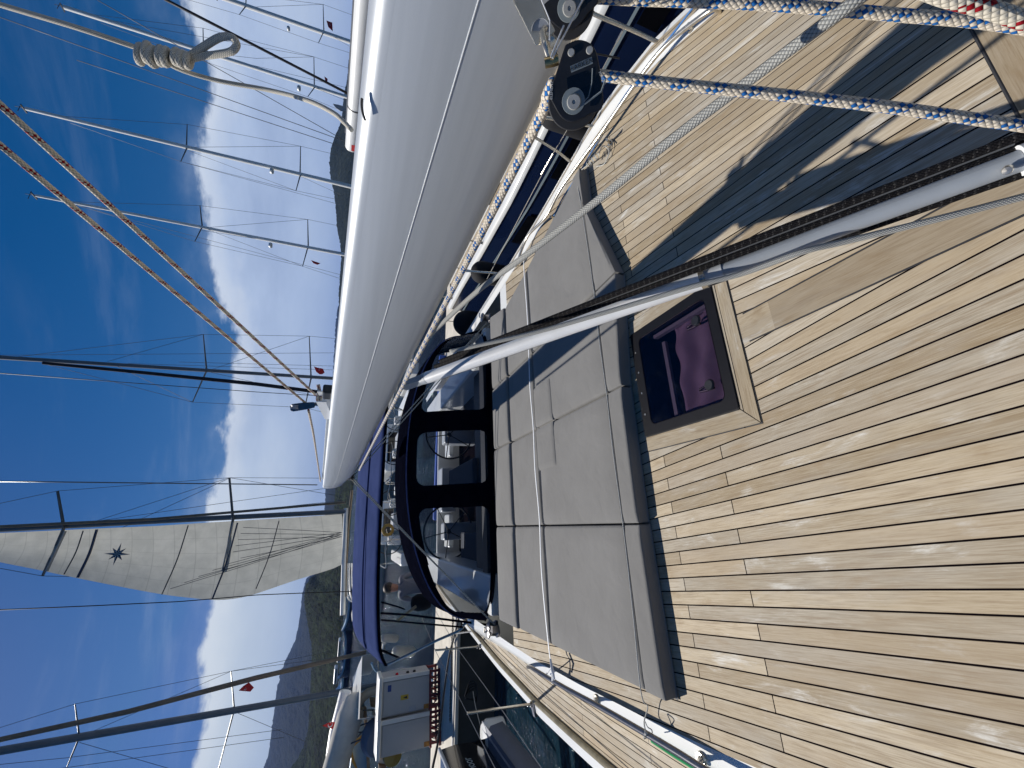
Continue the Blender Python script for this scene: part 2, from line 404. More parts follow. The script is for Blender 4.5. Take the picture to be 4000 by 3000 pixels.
n.put(p.outputs[0],mx.inputs[1]); n.put(tl.outputs[0],mx.inputs[2]); n.out(mx.outputs[0]); MT['sailcloth']=m
# water
m,n=mat('water'); ps=n.geo(); 
w1=n.noise(n.vm('MULTIPLY',ps,(1.0,2.3,1)),1.6,5,.6,.4); w2=n.noise(n.vm('MULTIPLY',ps,(1,1.8,1)),6.5,3,.55,.3)
h=n.m('ADD',w1,n.m('MULTIPLY',w2,.28))
c=n.mix(n.sstep(w1,.35,.65),(.006,.024,.038),(.011,.038,.060))
n.out(n.pbr(c,.06,0,n.bump(h,1.0,.36),.5)); MT['water']=m
# hills
def hill_mat(name,a,b,sc,bs):
    m,n=mat(name); ps=n.geo()
    q=n.vm('MULTIPLY',ps,(1,.35,1.35))
    w=n.noise(q,sc,8,.68); w2=n.noise(q,sc*7,6,.65)
    k=n.m('MULTIPLY_ADD',w2,.5,n.m('MULTIPLY',w,.5))
    n.out(n.pbr(n.mix(n.sstep(k,.40,.62),a,b),.95,0,n.bump(k,1.0,bs),.05)); MT[name]=m
hill_mat('hill_near',(.003,.007,.004),(.032,.050,.020),.055,8)
hill_mat('hill_far',(.008,.012,.010),(.020,.026,.018),.008,30)
hill_mat('hill_port',(.010,.016,.012),(.030,.038,.028),.03,8)
K=MT
# ================================================================== setting
WZ=-1.8
b=MB(); b.grid([[Vector((x,y,WZ)) for x in (-4000,-600,-80,0,80,600,4000)] for y in (-600,-300,-30,0,60,500,4400)])
b.build('sea',K['water'],kind='structure')
def hill(name,prof,y0,y1,m,rough,ny=26,seed=1,step=3):
    # prof: list of (px,py) skyline pixels, rising ground from the shore y0 to the ridge y1
    rnd=random.Random(seed)
    pts=[Y(px,py,y1) for px,py in prof]; tab=[(p.x,p.z) for p in pts]; x0=min(t[0] for t in tab); x1=max(t[0] for t in tab)
    nx=int((x1-x0)/step); rows=[]
    ph=[(rnd.uniform(.5,1.6)/((y1-y0)*.25),rnd.uniform(0,6),rnd.uniform(0,6)) for _ in range(7)]
    for j in range(ny+1):
        t=j/ny; r=[]
        for i in range(nx+1):
            x=x0+(x1-x0)*i/nx; top=interp(tab,x)
            wv=sum(math.sin(x*f+a+t*3*math.cos(b)) for f,a,b in ph)/7
            k=math.sin(min(1,t)*PI/2)**(.75+.35*wv)
            z=WZ-.5+(top-WZ+.5)*k+rnd.uniform(-1,1)*rough*(.3+t)
            yy=y0+(y1-y0)*t+rnd.uniform(-1,1)*rough
            r.append(Vector((x*( .35+.65*(yy/y1)),yy,z)))
        rows.append(r)
    # back face
    rows.append([Vector((v.x,y1*1.15,WZ-5)) for v in rows[-1]])
    g=MB(); g.grid(rows); return g.build(name,m,kind='structure',smooth=180)
hill('hills',[(1046,3450),(1042,3000),(1066,2930),(1090,2850),(1100,2760),(1108,2700),(1118,2620),(1130,2570),(1148,2530),(1172,2480),(1178,2465),(1192,2400),(1200,2330),(1206,2280),(1216,2245),(1245,2225),(1262,2150),(1280,2000),(1300,1700),(1320,1300)],900,2300,K['hill_far'],5,24,3,9)
hill('hill_near_shore',[(1180,3450),(1130,3010),(1170,2960),(1196,2900),(1212,2840),(1222,2780),(1226,2700),(1232,2600),(1236,2520),(1236,2460),(1226,2400),(1218,2350),(1212,2320),(1215,2270),(1225,2248),(1250,2235),(1290,2150),(1306,2080),(1325,1800)],240,560,K['hill_near'],1.5,60,5,1.6)
hill('hill_port_shore',[(1330,1320),(1330,1180),(1338,1060),(1340,1000),(1332,960),(1322,900),(1320,860),(1316,800),(1308,760),(1300,720),(1296,700),(1304,670),(1318,640),(1330,610),(1336,560),(1342,500),(1348,430),(1360,370),(1368,280),(1400,50),(1440,-300)],300,620,K['hill_port'],1.6,24,8,2.2)
# ================================================================== own yacht
XC=.77
yacht=thing('sailing_yacht','white sailing yacht with a teak deck that the photo is taken from','yacht',(XC,3,-.6))
E_ST=[(-3.0,-.2),(-1.0,-.62),(0.2,-.86),(.8,-.93),(1.5,-.97),(1.83,-1.01),(2.3,-1.05),(2.9,-1.09),(3.6,-1.13),(4.25,-1.14)]
E_PT=[(-3.0,1.4),(-1,1.95),(0,2.18),(.84,2.46),(1.29,2.69),(1.75,2.80),(2.0,2.83),(2.4,2.80),(3.0,2.76),(4.0,2.74)]
SS=lambda y: interp(E_ST,y)
SP=lambda y: interp(E_PT,y)
ys=[-3+.1*i for i in range(72)]
# roof deck, starboard planks (x < king plank), port planks, king plank
def gs(x,y): return (x+.125*y+.004*(y-1)**2, y)
def gp(x,y):
    lo,hi=.5,5.
    for _ in range(30):
        g=(lo+hi)/2
        f=g+(y-1.9)*(.12+.30*max(0,g-1.55))
        if f<x: lo=g
        else: hi=g
    return (g,y)
def cam_z(x): return -.012*max(0,abs(x-XC)-.9)**2
HX0,HX1,HY0,HY1=.42,1.075,1.235,1.875
def band(lo,hi,step=.1):
    n_=max(1,round((hi-lo)/step)); return [lo+(hi-lo)*i/n_ for i in range(n_+1)]
BANDS=((-3,HY0,0),(HY0,HY1,1),(HY1,4.16,0))
b=MB()
for lo,hi,op in BANDS:
    xe=HX0 if op else .70
    b.grid([[Vector((SS(y)+(xe-SS(y))*j/24,y,0)) for j in range(25)] for y in band(lo,hi)],lambda i,j,p:gs(p.x,p.y))
b.build('deck_planking',K['teak_starboard'],yacht)
b=MB()
for lo,hi,op in BANDS:
    xe=HX1 if op else .835
    b.grid([[Vector((xe+(SP(y)-xe)*j/30,y,0)) for j in range(31)] for y in band(lo,min(hi,3.95))],lambda i,j,p:gp(p.x,p.y))
b.build('deck_planking',K['teak_port'],yacht)
b=MB()
for lo,hi,op in BANDS:
    if not op: b.grid([[Vector((.70+.135*j/3,y,0.0008)) for j in range(4)] for y in band(lo,hi)],lambda i,j,p:(p.x*.9-.62,p.y))
kp=b.build('king_plank',K['teak_margin'],yacht)
b=MB()
for x in (.70,.835): b.box((x,-.93,.0006),(.006,4.1,.0036))
b.build('deck_seam',K['rubber_black'],kp)
b=MB()
for lo,hi,op in BANDS:
    if op:
        b.grid([[Vector((SS(y)-.005,y,-.004)),Vector((HX0,y,-.004))] for y in band(lo,hi)]); b.grid([[Vector((HX1,y,-.004)),Vector((SP(y)+.02,y,-.004))] for y in band(lo,hi)])
    else: b.grid([[Vector((SS(y)-.005,y,-.004)),Vector((SP(y)+.02,y,-.004))] for y in band(lo,hi)])
b.build('roof_deck',K['gelcoat'],yacht)
b=MB(); rows=[]
for y in [-3+.15*i for i in range(60)]:
    x=SS(min(y,4.25)); k=max(0,y-4.25)
    rows.append([Vector((x,y,-.002)),Vector((x-.05,y,-.008)),Vector((x-.085-.03*k,y,-.02)),Vector((x-.105-.04*k,y,-.05)),Vector((x-.140-.05*k,y,-.12)),Vector((x-.205-.06*k,y,-.215))])
b.grid(rows); b.build('roof_side',K['gelcoat'],yacht,smooth=70)
T_ST=[(-3.5,-.7),(-1,-1.2),(.5,-1.42),(1.7,-1.54),(2.9,-1.59),(3.4,-1.60),(4.1,-1.60),(5.2,-1.53),(6.2,-1.42),(8.0,-1.2),(9.3,-1.0)]
TS=lambda y: interp(T_ST,y)
yy=[-3.5+.2*i for i in range(65)]; yy=[y for y in yy if y<=9.3]
b=MB(); b.grid([[Vector((TS(y)+(SS(min(y,4.25))-.20-TS(y))*j/6,y,-.205)) for j in range(7)] for y in yy],lambda i,j,p:(p.x-TS(p.y)+.01,p.y))
b.build('side_deck',K['teak_side'],yacht)
b=MB(); b.tube([Vector((TS(y)-.012,y,-.19)) for y in yy],.022,8); b.build('rubbing_rail',K['wood_rail'],yacht,smooth=True)
b=MB(); b.grid([[Vector((TS(y)-.02,y,-.195)),Vector((TS(y)-.05,y,-.20)),Vector((TS(y)-.125,y,-.215)),Vector((TS(y)-.14,y,-.26)),Vector((TS(y)-.13,y,-.7)),Vector((TS(y)-.02,y,-1.3)),Vector((TS(y)+.25,y,WZ-.3))] for y in yy])
b.build('hull',K['gelcoat'],yacht,smooth=60)
b=MB(); b.grid([[Vector((SP(min(y,4))+.22,y,-.05)),Vector((SP(min(y,4))+.30,y,-.07)),Vector((SP(min(y,4))+.31,y,-.6)),Vector((SP(min(y,4))+.15,y,-1.3)),Vector((SP(min(y,4))-.1,y,WZ-.3))] for y in yy])
b.build('hull',K['gelcoat'],yacht,smooth=60)
b=MB(); b.grid([[Vector((SP(min(y,4)),y,-.002)),Vector((SP(min(y,4))+.05,y,-.004)),Vector((SP(min(y,4))+.07,y,.012)),Vector((SP(min(y,4))+.10,y,.012)),Vector((SP(min(y,4))+.12,y,-.03)),Vector((SP(min(y,4))+.22,y,-.045)),Vector((SP(min(y,4))+.225,y,-.048))] for y in yy])
b.build('roof_side',K['gelcoat'],yacht,smooth=60)
# narrow strip of port side-deck teak outboard of the coaming
b=MB(); b.grid([[Vector((SP(min(y,4))+.125+.085*j,y,-.0275-.004*j)) for j in range(2)] for y in yy if y<4.2],lambda i,j,p:(p.x-SP(min(p.y,4)),p.y))
b.build('side_deck',K['teak_side'],yacht)
# starboard teak edge (aft end of the roof planking) : small white patch by the winch
# handrails
def handrail(pts,feet,r,m,mf):
    h=MB(); h.tube(spline(pts,6),r,12); o=h.build('handrail',m,yacht,smooth=True)
    for p,q in feet:
        f=MB(); f.tube([p,(Vector(p)+Vector(q))/2,q],[r*.75,r*.6,r*1.1],10); f.lathe(q,(0,0,1),[(0,.012),(r*1.7,.010),(r*1.9,0),(0,0)],14); f.build('rail_foot',mf,o,smooth=True)
    return o
hz=.085
P=[Z(2062,2605,-.01),Z(2072,2606,.05),Z(2098,2622,hz),Z(2200,2683,hz),Z(2350,2765,hz),Z(2500,2852,hz),Z(2640,2935,hz),Z(2740,2998,hz),Z(2900,3090,hz)]
handrail(P,[(Z(2322,2752,hz),Z(2330,2732,0)),(Z(2722,2985,hz),Z(2740,2965,0))],.0155,K['dark_steel'],K['steel'])  # steel darkened on this rail to stand for the dark surroundings it mirrors
P=[Z(2812,48,0),Z(2800,36,.05),Z(2760,50,hz),Z(2600,178,hz),Z(2480,330,hz),Z(2345,525,hz),Z(2260,640,hz),Z(2190,740,hz),Z(2130,850,hz),Z(2060,925,hz),Z(2020,1030,hz),Z(2025,1040,.02)]
handrail(P,[(Z(2370,545,hz),Z(2385,560,0)),(Z(2150,845,hz),Z(2168,850,0)),(Z(2690,95,hz),Z(2700,110,0))],.0135,K['steel'],K['steel'])
# small white end patch and winch by the sprayhood
def winch(p,name='winch'):
    w=MB(); w.lathe(p,(0,0,1),[(0,0),(.065,0),(.065,.02),(.05,.03),(.043,.07),(.045,.09),(.062,.105),(.062,.12),(.03,.128),(0,.128)],24)
    o=w.build(name,K['dark_steel'],yacht,smooth=True)
    a=MB(); a.tube([p+Vector((0,0,.13)),p+Vector((0,0,.15)),p+Vector((.05,-.03,.155))],.008,8); a.build('self_tailer',K['steel'],o,smooth=True)
winch(Z(1945,2462,0)); winch(Z(1640,900,-.02)+Vector((0,0,0)) if False else Vector((2.55,4.55,0)))
# hatch with teak margin
H0=(.42,1.235); H1=(1.075,1.875)
hatch=MB(); mg=MB(); wd=.078
x0,x1=H0[0],H1[0]; y0,y1=H0[1],H1[1]
hz0=.004
for poly in ([(x0-wd,y0-wd),(x1+wd,y0-wd),(x1,y0),(x0,y0)],[(x0-wd,y0-wd),(x0,y0),(x0,y1),(x0-wd,y1)],[(x1,y0),(x1+wd,y0-wd),(x1+wd,y1),(x1,y1)]):
    c=sum((Vector((q[0],q[1],0)) for q in poly),Vector())/4
    pl=[Vector((q[0],q[1],0))+(c-Vector((q[0],q[1],0))).normalized()*.0028 for q in poly]
    N=len(mg.v); mg.prism([(p.x,p.y,0) for p in pl],0,.0062)
    for k in range(N,len(mg.v)):
        p=mg.v[k]; mg.uv[k]=(p.y*.9-.2,p.x) if poly[0][1]==poly[1][1] else (p.x*.9,p.y)
b=MB()
for q in (((x0+x1)/2,y0-wd/2,x1-x0+2*wd+.01,wd+.01),(x0-wd/2,(y0+y1)/2,wd+.01,y1-y0),(x1+wd/2,(y0+y1)/2,wd+.01,y1-y0)): b.box((q[0],q[1],.0012),(q[2],q[3],.0022))
mgs=b.build('hatch_seam',K['rubber_black'],yacht)
mg.build('hatch_margin',K['teak_margin'],yacht)
hr=thing('deck_hatch',None,None,(0,0,0)); hr.parent=yacht; hr.location=Vector(((x0+x1)/2,(y0+y1)/2,0))-worg(yacht)
def rrect(xa,xb,ya,yb,r,k=6):
    o=[]
    for cx,cy,a0 in ((xb-r,yb-r,0),(xa+r,yb-r,90),(xa+r,ya+r,180),(xb-r,ya+r,270)):
        for i in range(k+1): a=math.radians(a0+90*i/k); o.append((cx+r*math.cos(a),cy+r*math.sin(a)))
    return o
def ring(b,o,i,z0,z1):
    N=len(o); vs=[(p[0],p[1],z0) for p in o]+[(p[0],p[1],z1) for p in o]+[(p[0],p[1],z1) for p in i]+[(p[0],p[1],z0) for p in i]
    fs=[]
    for k in range(N):
        q=(k+1)%N
        for s0,s1 in ((0,1),(1,2),(2,3),(3,0)): fs.append((s0*N+k,s0*N+q,s1*N+q,s1*N+k))
    b.add(vs,fs)
b=MB(); ring(b,rrect(x0+.003,x1-.003,y0+.003,y1-.003,.012),rrect(x0+.062,x1-.062,y0+.06,y1-.075,.035),-.02,.013); fr=b.build('frame',K['hatch_black'],hr,bevel=.002)
b=MB(); ring(b,rrect(x0+.0015,x1-.0015,y0+.0015,y1-.0015,.012),rrect(x0+.004,x1-.004,y0+.004,y1-.004,.010),-.01,.010); b.build('gasket',K['rubber_black'],hr)
b=MB(); b.prism([(p[0],p[1],.011) for p in rrect(x0+.058,x1-.058,y0+.056,y1-.071,.037)],.011,.0145); pane=b.build('pane',K['smoked_acrylic'],hr)
b=MB()
for i in range(4):
    b=MB(); b.lathe((x0+.13+.13*i,y1-.035,.0145),(0,0,1),[(0,.002),(.006,.002),(.006,0)],10); b.build('screw',K['steel'],fr,smooth=True)
for hx in (x0+.155,x1-.155):
    b=MB(); c=Vector((hx,y0+.125,-.004)); b.lathe(c+Vector((0,0,.019)),(0,0,1),[(0,.010),(.022,.010),(.026,.006),(.028,0)],20)
    hh=b.build('handle',K['black_plastic'],hr,smooth=True)
    b=MB(); 
    b.tube([c+Vector((.012,.0,-.006)),c+Vector((.010,.05,-.008)),c+Vector((.006,.085,-.008)),c+Vector((-.006,.085,-.008)),c+Vector((-.010,.05,-.008)),c+Vector((-.012,0,-.006))],.007,8); b.build('lever',K['black_plastic'],hh,smooth=True)
# interior under the hatch
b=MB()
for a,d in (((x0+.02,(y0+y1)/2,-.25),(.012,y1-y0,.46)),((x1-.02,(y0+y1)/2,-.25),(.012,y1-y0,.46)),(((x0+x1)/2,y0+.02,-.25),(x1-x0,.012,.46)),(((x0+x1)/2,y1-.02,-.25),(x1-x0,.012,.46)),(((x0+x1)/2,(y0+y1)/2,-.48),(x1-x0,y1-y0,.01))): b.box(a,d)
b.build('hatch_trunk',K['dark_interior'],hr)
b=MB(); rows=[]
for i in range(25):
    v=i/24; rows.append([Vector((x0+.07+(x1-x0-.14)*u/30, y0+.045+.33*v+.012*math.sin(u*.55+1)*v, -.075+.012*math.sin(v*13+u*.18)+.010*math.sin(u*.5+v*4))) for u in range(31)])
b.grid(rows); b.build('curtain',K['curtain'],hr,smooth=True,solid=.003)
b=MB(); b.box((x0+.3,y0+.44,-.065),(.46,.025,.02)); b.box((x0+.07,y0+.30,-.06),(.02,.40,.03)); b.box((x1-.07,y0+.30,-.06),(.02,.40,.03)); b.build('curtain_rail',K['mid_grey'],hr)
# mast surround: straight teak margin board and grey plinth at the forward edge of the view
b=MB(); b.box((1.25,-.03,.035),(1.5,.30,.07)); b.build('mast_plinth',K['gelcoat_grey'],yacht,bevel=.012,seg=3)
b=MB(); x0m,x1m=.45,2.3
b.add([(x0m,.135,.0045),(x1m,.095,.0045),(x1m,.195,.0045),(x0m,.238,.0045)],[(0,1,2,3)],[(.02,0),(.02,1.8),(.12,1.8),(.12,0)]); b.build('plinth_margin',K['teak_margin'],yacht)
b=MB(); b.tube([(x0m,.241,.0),(x1m,.199,.0)],.0055,6); b.build('deck_seam',K['rubber_black'],yacht)
b=MB(); b.tube([(.98,-.42,.05),(.98,-.55,14)],.13,24,flat=1.5); b.build('mast',K['boom_metal'],yacht,smooth=True)
# blue and green cords lying by the rails
def cord(name,label,pts,r,m,cat='rope',k=8,n=8,group=None):
    b=MB(); b.tube(spline(pts,k),r,n); return setp(b.build(name,m,smooth=180),label,cat,group)
cord('cord','thin bright blue cord lying along the port handrail',[Z(2730,0,.02),Z(2610,155,.02),Z(2520,270,.02),Z(2430,390,.015),Z(2330,560,.015),Z(2260,680,.015),Z(2200,770,.015),Z(2160,850,.01)],.006,K['blue_cord'])
cord('cord','thin bright green cord lying beside the dark starboard handrail',[Z(2545,2895,.02),Z(2620,2945,.015),Z(2700,2995,.015),Z(2800,3060,.01)],.007,K['green_cord'])
# stanchions and lifelines
def stan(parent,p,q,r=.0125,m='steel',base=True):
    b=MB(); b.tube([p,q],r,10); o=b.build('stanchion',K[m],parent,smooth=True); 
    if base: b=MB(); b.lathe(p,(0,0,1),[(0,.03),(r*1.7,.03),(r*1.8,0),(r*2.6,-.004),(0,-.004)],12); b.build('stanchion_base',K['dark_steel'],o,smooth=True)
    return o
s1=(Z(2082,2750,-.2),Y(1825,2786,Z(2082,2750,-.2).y+.02)); s2=(Z(1872,2526,-.2),Y(1700,2540,Z(1872,2526,-.2).y+.05))
for p,q in (s1,s2): stan(yacht,p,q)
b=MB(); b.beam(Z(2082,2750,-.2)+Vector((.02,0,.01)),Z(2082,2750,-.2)+Vector((-.10,0,-.02)),.05,.03); b.build('stanchion_bracket',K['dark_steel'],yacht,bevel=.004)
nx=s1[1]+(s1[1]-s2[1])*1.6
mid=lambda s,t:s[0]+(s[1]-s[0])*t
for i,(A,B,C) in enumerate(((s2[1],s1[1],nx),(mid(s2,.5),mid(s1,.5),nx-Vector((0,0,.3))))):
    b=MB(); b.tube([s2[1]+(s2[1]-s1[1])*.0+ (A-s2[1]),B,C],.0035,6); b.tube([A,A+(A-B)*.9+Vector((.1,0,-.0))],.0035,6); b.build('lifeline',K['stay'],yacht,smooth=True)
# pushpit tubes at the stern quarter, seen below the bimini
st=Vector((-1.25,8.0,-.2))
b=MB(); b.tube([Z(1755,2478,-.2),Y(1845,2466,6.3)],.012,8)
b.build('grab_pole',K['steel'],yacht,smooth=True)
b=MB(); b.tube(spline([Y(1510,2597,6.6),Y(1600,2555,6.4),Y(1700,2505,6.2),Y(1795,2462,6.0),Y(1812,2440,5.95),Y(1830,2428,5.9)],5),.0165,10); b.build('pushpit_rail',K['steel'],yacht,smooth=True)
# cockpit
ck=[( (-1.0+ (3.6))/2,6.9)]
b=MB(); b.box((XC,6.9,-.75),(3.1,4.4,.04)); b.build('cockpit_sole',K['teak_margin'],yacht)
for sx in (-1,1):
    b=MB(); b.box((XC+sx*1.55,6.9,-.35),(.42,4.3,.75)); b.build('coaming',K['gelcoat'],yacht,bevel=.03)
    b=MB(); b.box((XC+sx*1.15,6.2,-.42),(.45,2.6,.14)); b.build('cockpit_cushion',K['cushion_cockpit'],yacht,bevel=.03)
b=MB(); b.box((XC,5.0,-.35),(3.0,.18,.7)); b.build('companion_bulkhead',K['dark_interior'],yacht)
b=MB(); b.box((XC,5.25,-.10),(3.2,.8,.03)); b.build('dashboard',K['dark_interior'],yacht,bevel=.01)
b=MB(); b.box((.62,6.3,-.30),(.50,1.5,.55)); b.build('cockpit_table',K['cushion_cockpit'],yacht,bevel=.03)
b=MB(); b.box((XC,9.1,-.55),(3.0,.08,.6)); b.build('transom',K['gelcoat'],yacht,bevel=.02)
b=MB(); b.box((XC-.1,8.75,-.38),(.9,.4,.3)); b.build('stern_locker',K['gelcoat_grey'],yacht,bevel=.03)
for wx in (-.14,1.62):
    c=Vector((wx,7.6,-.16)); b=MB(); rp=[c+Vector((.46*math.cos(a),-.10*math.sin(a),.46*math.sin(a))) for a in [2*PI*i/48 for i in range(48)]]
    b.tube(rp,.016,8,closed=True); w=b.build('steering_wheel',K['rubber_black'],yacht,smooth=True)
    b=MB()
    for k in range(5):
        a=2*PI*k/5+.5; b.tube([c,c+Vector((.46*math.cos(a),-.10*math.sin(a),.46*math.sin(a)))],.009,6)
    b.lathe(c,(0,-1,.2),[(0,.02),(.04,.02),(.045,-.02)],14); b.build('spokes',K['rubber_black'],w,smooth=True)
    b=MB(); b.box((wx,7.82,-.42),(.30,.28,.66)); b.build('helm_pedestal',K['gelcoat_grey'],yacht,bevel=.03)
    b=MB(); b.box((wx,8.45,-.36),(.62,.42,.10)); b.build('helm_seat',K['gelcoat'],yacht,bevel=.03)
# ================================================================== sun pads
def pad(name,label,x0a,x0b,x1a,x1b,yf0,yf1,yb,th,seams,flaps=()):
    # four corner cushion: front edge (x0a,yf0)-(x1a,yf1), rear edge x0b..x1b at yb
    t=thing(name,label,'cushion',((x0a+x1a)/2,yf0,0),'grey sun pad cushions')
    def slab(nm,xa0,xa1,xb0,xb1,ya0,ya1,yb_,z0,z1,par,bv=.018):
        g=MB(); nxx,nyy=14,14; top=[]
        for j in range(nyy+1):
            v=j/nyy; r=[]
            for i in range(nxx+1):
                u=i/nxx; xf=xa0+(xa1-xa0)*u; xr=xb0+(xb1-xb0)*u; yf=ya0+(ya1-ya0)*u
                e=min(1,min(u,1-u)/.09,min(v,1-v)/.09); z=z1-.009*(1-e)**2
                r.append(Vector((xf+(xr-xf)*v,yf+(yb_-yf)*v,z)))
            top.append(r)
        g.grid(top); B=[[Vector((p.x,p.y,z0)) for p in r] for r in top]; N=len(g.v)
        nn=nxx+1
        per=[(0,i) for i in range(nn)]+[(j,nxx) for j in range(1,nyy+1)]+[(nyy,i) for i in range(nxx-1,-1,-1)]+[(j,0) for j in range(nyy-1,0,-1)]
        base=len(g.v); g.add([B[j][i] for j,i in per],[]); L=len(per)
        for k in range(L):
            a=per[k];c=per[(k+1)%L]; g.f.append((a[0]*nn+a[1],base+k,base+(k+1)%L,c[0]*nn+c[1]))
        g.f.append(tuple(base+k for k in range(L)))
        return g.build(nm,K['cushion'],par,smooth=50,bevel=bv,seg=3)
    g=.0022; Yq=[(yf0,yf1),(2.085,2.085),(3.18,3.18),(3.80,3.80),(yb,yb)]
    XL=lambda y:x0a+(x0b-x0a)*(y-yf0)/(yb-yf0); XR=lambda y:interp(x1b,y) if isinstance(x1b,list) else x1a+(x1b-x1a)*(y-yf1)/(yb-yf1)
    nm=['foot_section','mattress','head_section','back_roll']
    for k in range(4):
        (a0,a1),(b0,b1)=Yq[k],Yq[k+1]
        slab(nm[k],XL(a0)+g,XR(a1)-g,XL(b0)+g,XR(b0)-g,a0+(g if k else 0),a1+(g if k else 0),b0-g,.008,th+(.02 if k==3 else 0),t)
    for (fa,fb) in flaps:
        slab('head_flap',fa+g,fb-g,fa+g,fb-g,2.84,2.84,3.18-g,th-.02,th+.010,t,.008)
    return t
def P4(label,a,b,c,d,y0,y1,fl): return pad('sun_pad',label,a,b,c,d,y0,y1,4.28,.09,[],fl)
P4('grey sun pad at the starboard end of the row, beside the dark handrail',-.868,-.93,-.052,-.056,1.93,1.945,[])
P4('grey sun pad just behind the port half of the hatch, half under the vang',.757,.757,1.50,1.46,1.935,1.84,[(.757,1.125)])
P4('grey sun pad directly behind the hatch and left of the vang in the upright view',-.047,-.05,.75,.75,1.95,1.935,[(.385,.75)])
P4('grey sun pad at the port end of the row, crossed by the boom shadow',1.507,1.467,2.62,[(1.9,2.64),(2.2,2.62),(2.84,2.53),(3.18,2.40),(3.8,2.30),(4.28,2.42)],1.84,2.20,[])
# securing straps across the pads
def strap(name,label,pts,w,m,cat='strap'):
    b=MB(); pts=spline(pts,5)
    for s in (0,1):
        pass
    rows=[[p+Vector((0,-w/2,0)),p+Vector((0,w/2,0))] for p in pts]
    b.grid(rows); return setp(b.build(name,m,solid=.002,smooth=180),label,cat)
zt=.106
st1=strap('strap','broad white webbing strap pulled across the middle of all four sun pads',[Z(2166,2660,.09),Z(2158,2600,.10),Vector((-.93,3.18,zt-.01)),Vector((-.4,3.18,zt+.012)),Vector((0,3.18,zt+.002)),Vector((.4,3.18,zt+.014)),Vector((.76,3.18,zt+.006)),Vector((1.13,3.18,zt+.014)),Vector((1.5,3.18,zt+.004)),Vector((1.9,3.17,zt)),Vector((2.4,3.18,zt)),Vector((2.62,3.2,.08))],.017,K['white_vinyl'])
b=MB(); b.tube([Z(2150,2575,.11),Z(2158,2620,.12),Z(2165,2650,.10)],[.008,.012,.008],8); b.tube([Z(2158,2600,.11),Z(2140,2625,.08),Z(2132,2640,.02)],.005,6); b.tube([Z(2160,2640,.10),Z(2158,2668,.09),Z(2172,2655,.06)],[.012,.007,.004],8)
b.build('strap_knot',K['white_vinyl'],st1,smooth=True)
pp=[Z(2525,2865,.09),Z(2516,2820,.06),Vector((-.95,2.12,.05)),Vector((-.875,2.10,.095)),Vector((-.5,2.085,.094)),Vector((-.05,2.085,.088)),Vector((.35,2.085,.094)),Vector((.75,2.085,.088)),Vector((1.1,2.085,.094)),Vector((1.5,2.085,.088)),Vector((2.0,2.09,.094)),Vector((2.45,2.12,.09)),Vector((2.66,2.2,.05)),Z(2300,640,.09)]
c1=cord('cord','thin pale cord stretched along the front seam of the sun pads',pp,.0032,K['rope_thin'],'rope',6,6)
b=MB(); b.tube(spline([Z(2518,2815,.09),Z(2530,2840,.10),Z(2545,2850,.08),Z(2548,2862,.06)],4),.0028,6); b.tube(spline([Z(2516,2815,.09),Z(2520,2860,.1),Z(2515,2885,.10),Z(2530,2880,.06)],4),.0028,6); b.tube([Z(2522,2862,.10),Z(2528,2872,.10)],.008,8); b.build('cord_knot',K['rope_thin'],c1,smooth=True)
b=MB()
for i in range(4):
    c=Z(2300+10*i,640-10*i,.085); b.lathe(c-Vector((.0,0,0)),(.3,.8,0),[(.02,-.006),(.024,0),(.02,.006)],12)
b.tube(spline([Z(2340,600,.1),Z(2355,570,.06),Z(2380,590,.03),Z(2360,640,.02),Z(2330,650,.01)],5),.004,6)
setp(b.build('cord_coil',K['rope_thin'],smooth=True),'small tangle of white cord lashed round the port handrail','rope')
# ================================================================== boom
bd=ray(1238,2136).normalized(); B0=CAM+(X(1440,0,.75)-CAM)*.92
sid=bd.cross(Vector((0,0,1))).normalized(); upv=sid.cross(bd)          # sid points to port
if sid.x<0: sid=-sid; upv=-upv if upv.z<0 else upv
upv=bd.cross(sid); upv=upv if upv.z>0 else -upv
bl=5.52; bh=.312; bw=.165
boom=thing('boom','long silver grey aluminium boom of this yacht reaching aft to the blue bimini','boom',B0)
def bp(s,a,c): return B0+bd*s+sid*a-upv*c            # a to port from the starboard face, c down from the top
def boomsec(s,k0=0,k1=1):
    o=[]; h=bh; R=.034
    for i in range(7):
        a=math.radians(180+90*i/6); o.append((R+R*math.cos(a)+.004*(1-i/6),R+R*math.sin(a)))
    for i in range(7):
        a=math.radians(270+90*i/6); o.append((bw-R+R*math.cos(a)-.004*(i/6),R+R*math.sin(a)))
    N=16
    for i in range(1,N+1):
        t=i/N; c=R+(h-R)*math.sin(t*PI/2)**.9; f=max(0,(c/h-.22)/.78); o.append((bw-.042*f**2.4-.018*max(0,(f-.9)/.1)**2,c))
    for i in range(N,0,-1):
        t=i/N; c=R+(h-R)*math.sin(t*PI/2)**.9; f=max(0,(c/h-.22)/.78); o.append((.042*f**2.4+.018*max(0,(f-.9)/.1)**2,c))
    return o
b=MB(); rows=[]
for s in [-1.2+.2*i for i in range(34)]+[bl]:
    if s>bl: continue
    t=max(0,(s-(bl-.80))/.80); k=1-.26*t
    rows.append([bp(s,x,y*k) for x,y in boomsec(s)]+[bp(s,boomsec(s)[0][0],boomsec(s)[0][1]*k)])
b.grid(rows); b.build('spar',K['boom_metal'],boom,smooth=40)
b=MB(); sec=[(x,y*.58) for x,y in boomsec(0)]
b.prism([bp(bl-.18,x*1.02-.0015,y*1.02*(1.04)-.001) for x,y in [(x,y*.74) for x,y in boomsec(0)]],0,h=bd*.19); b.build('end_cap',K['boom_metal'],boom,smooth=40)
b=MB()
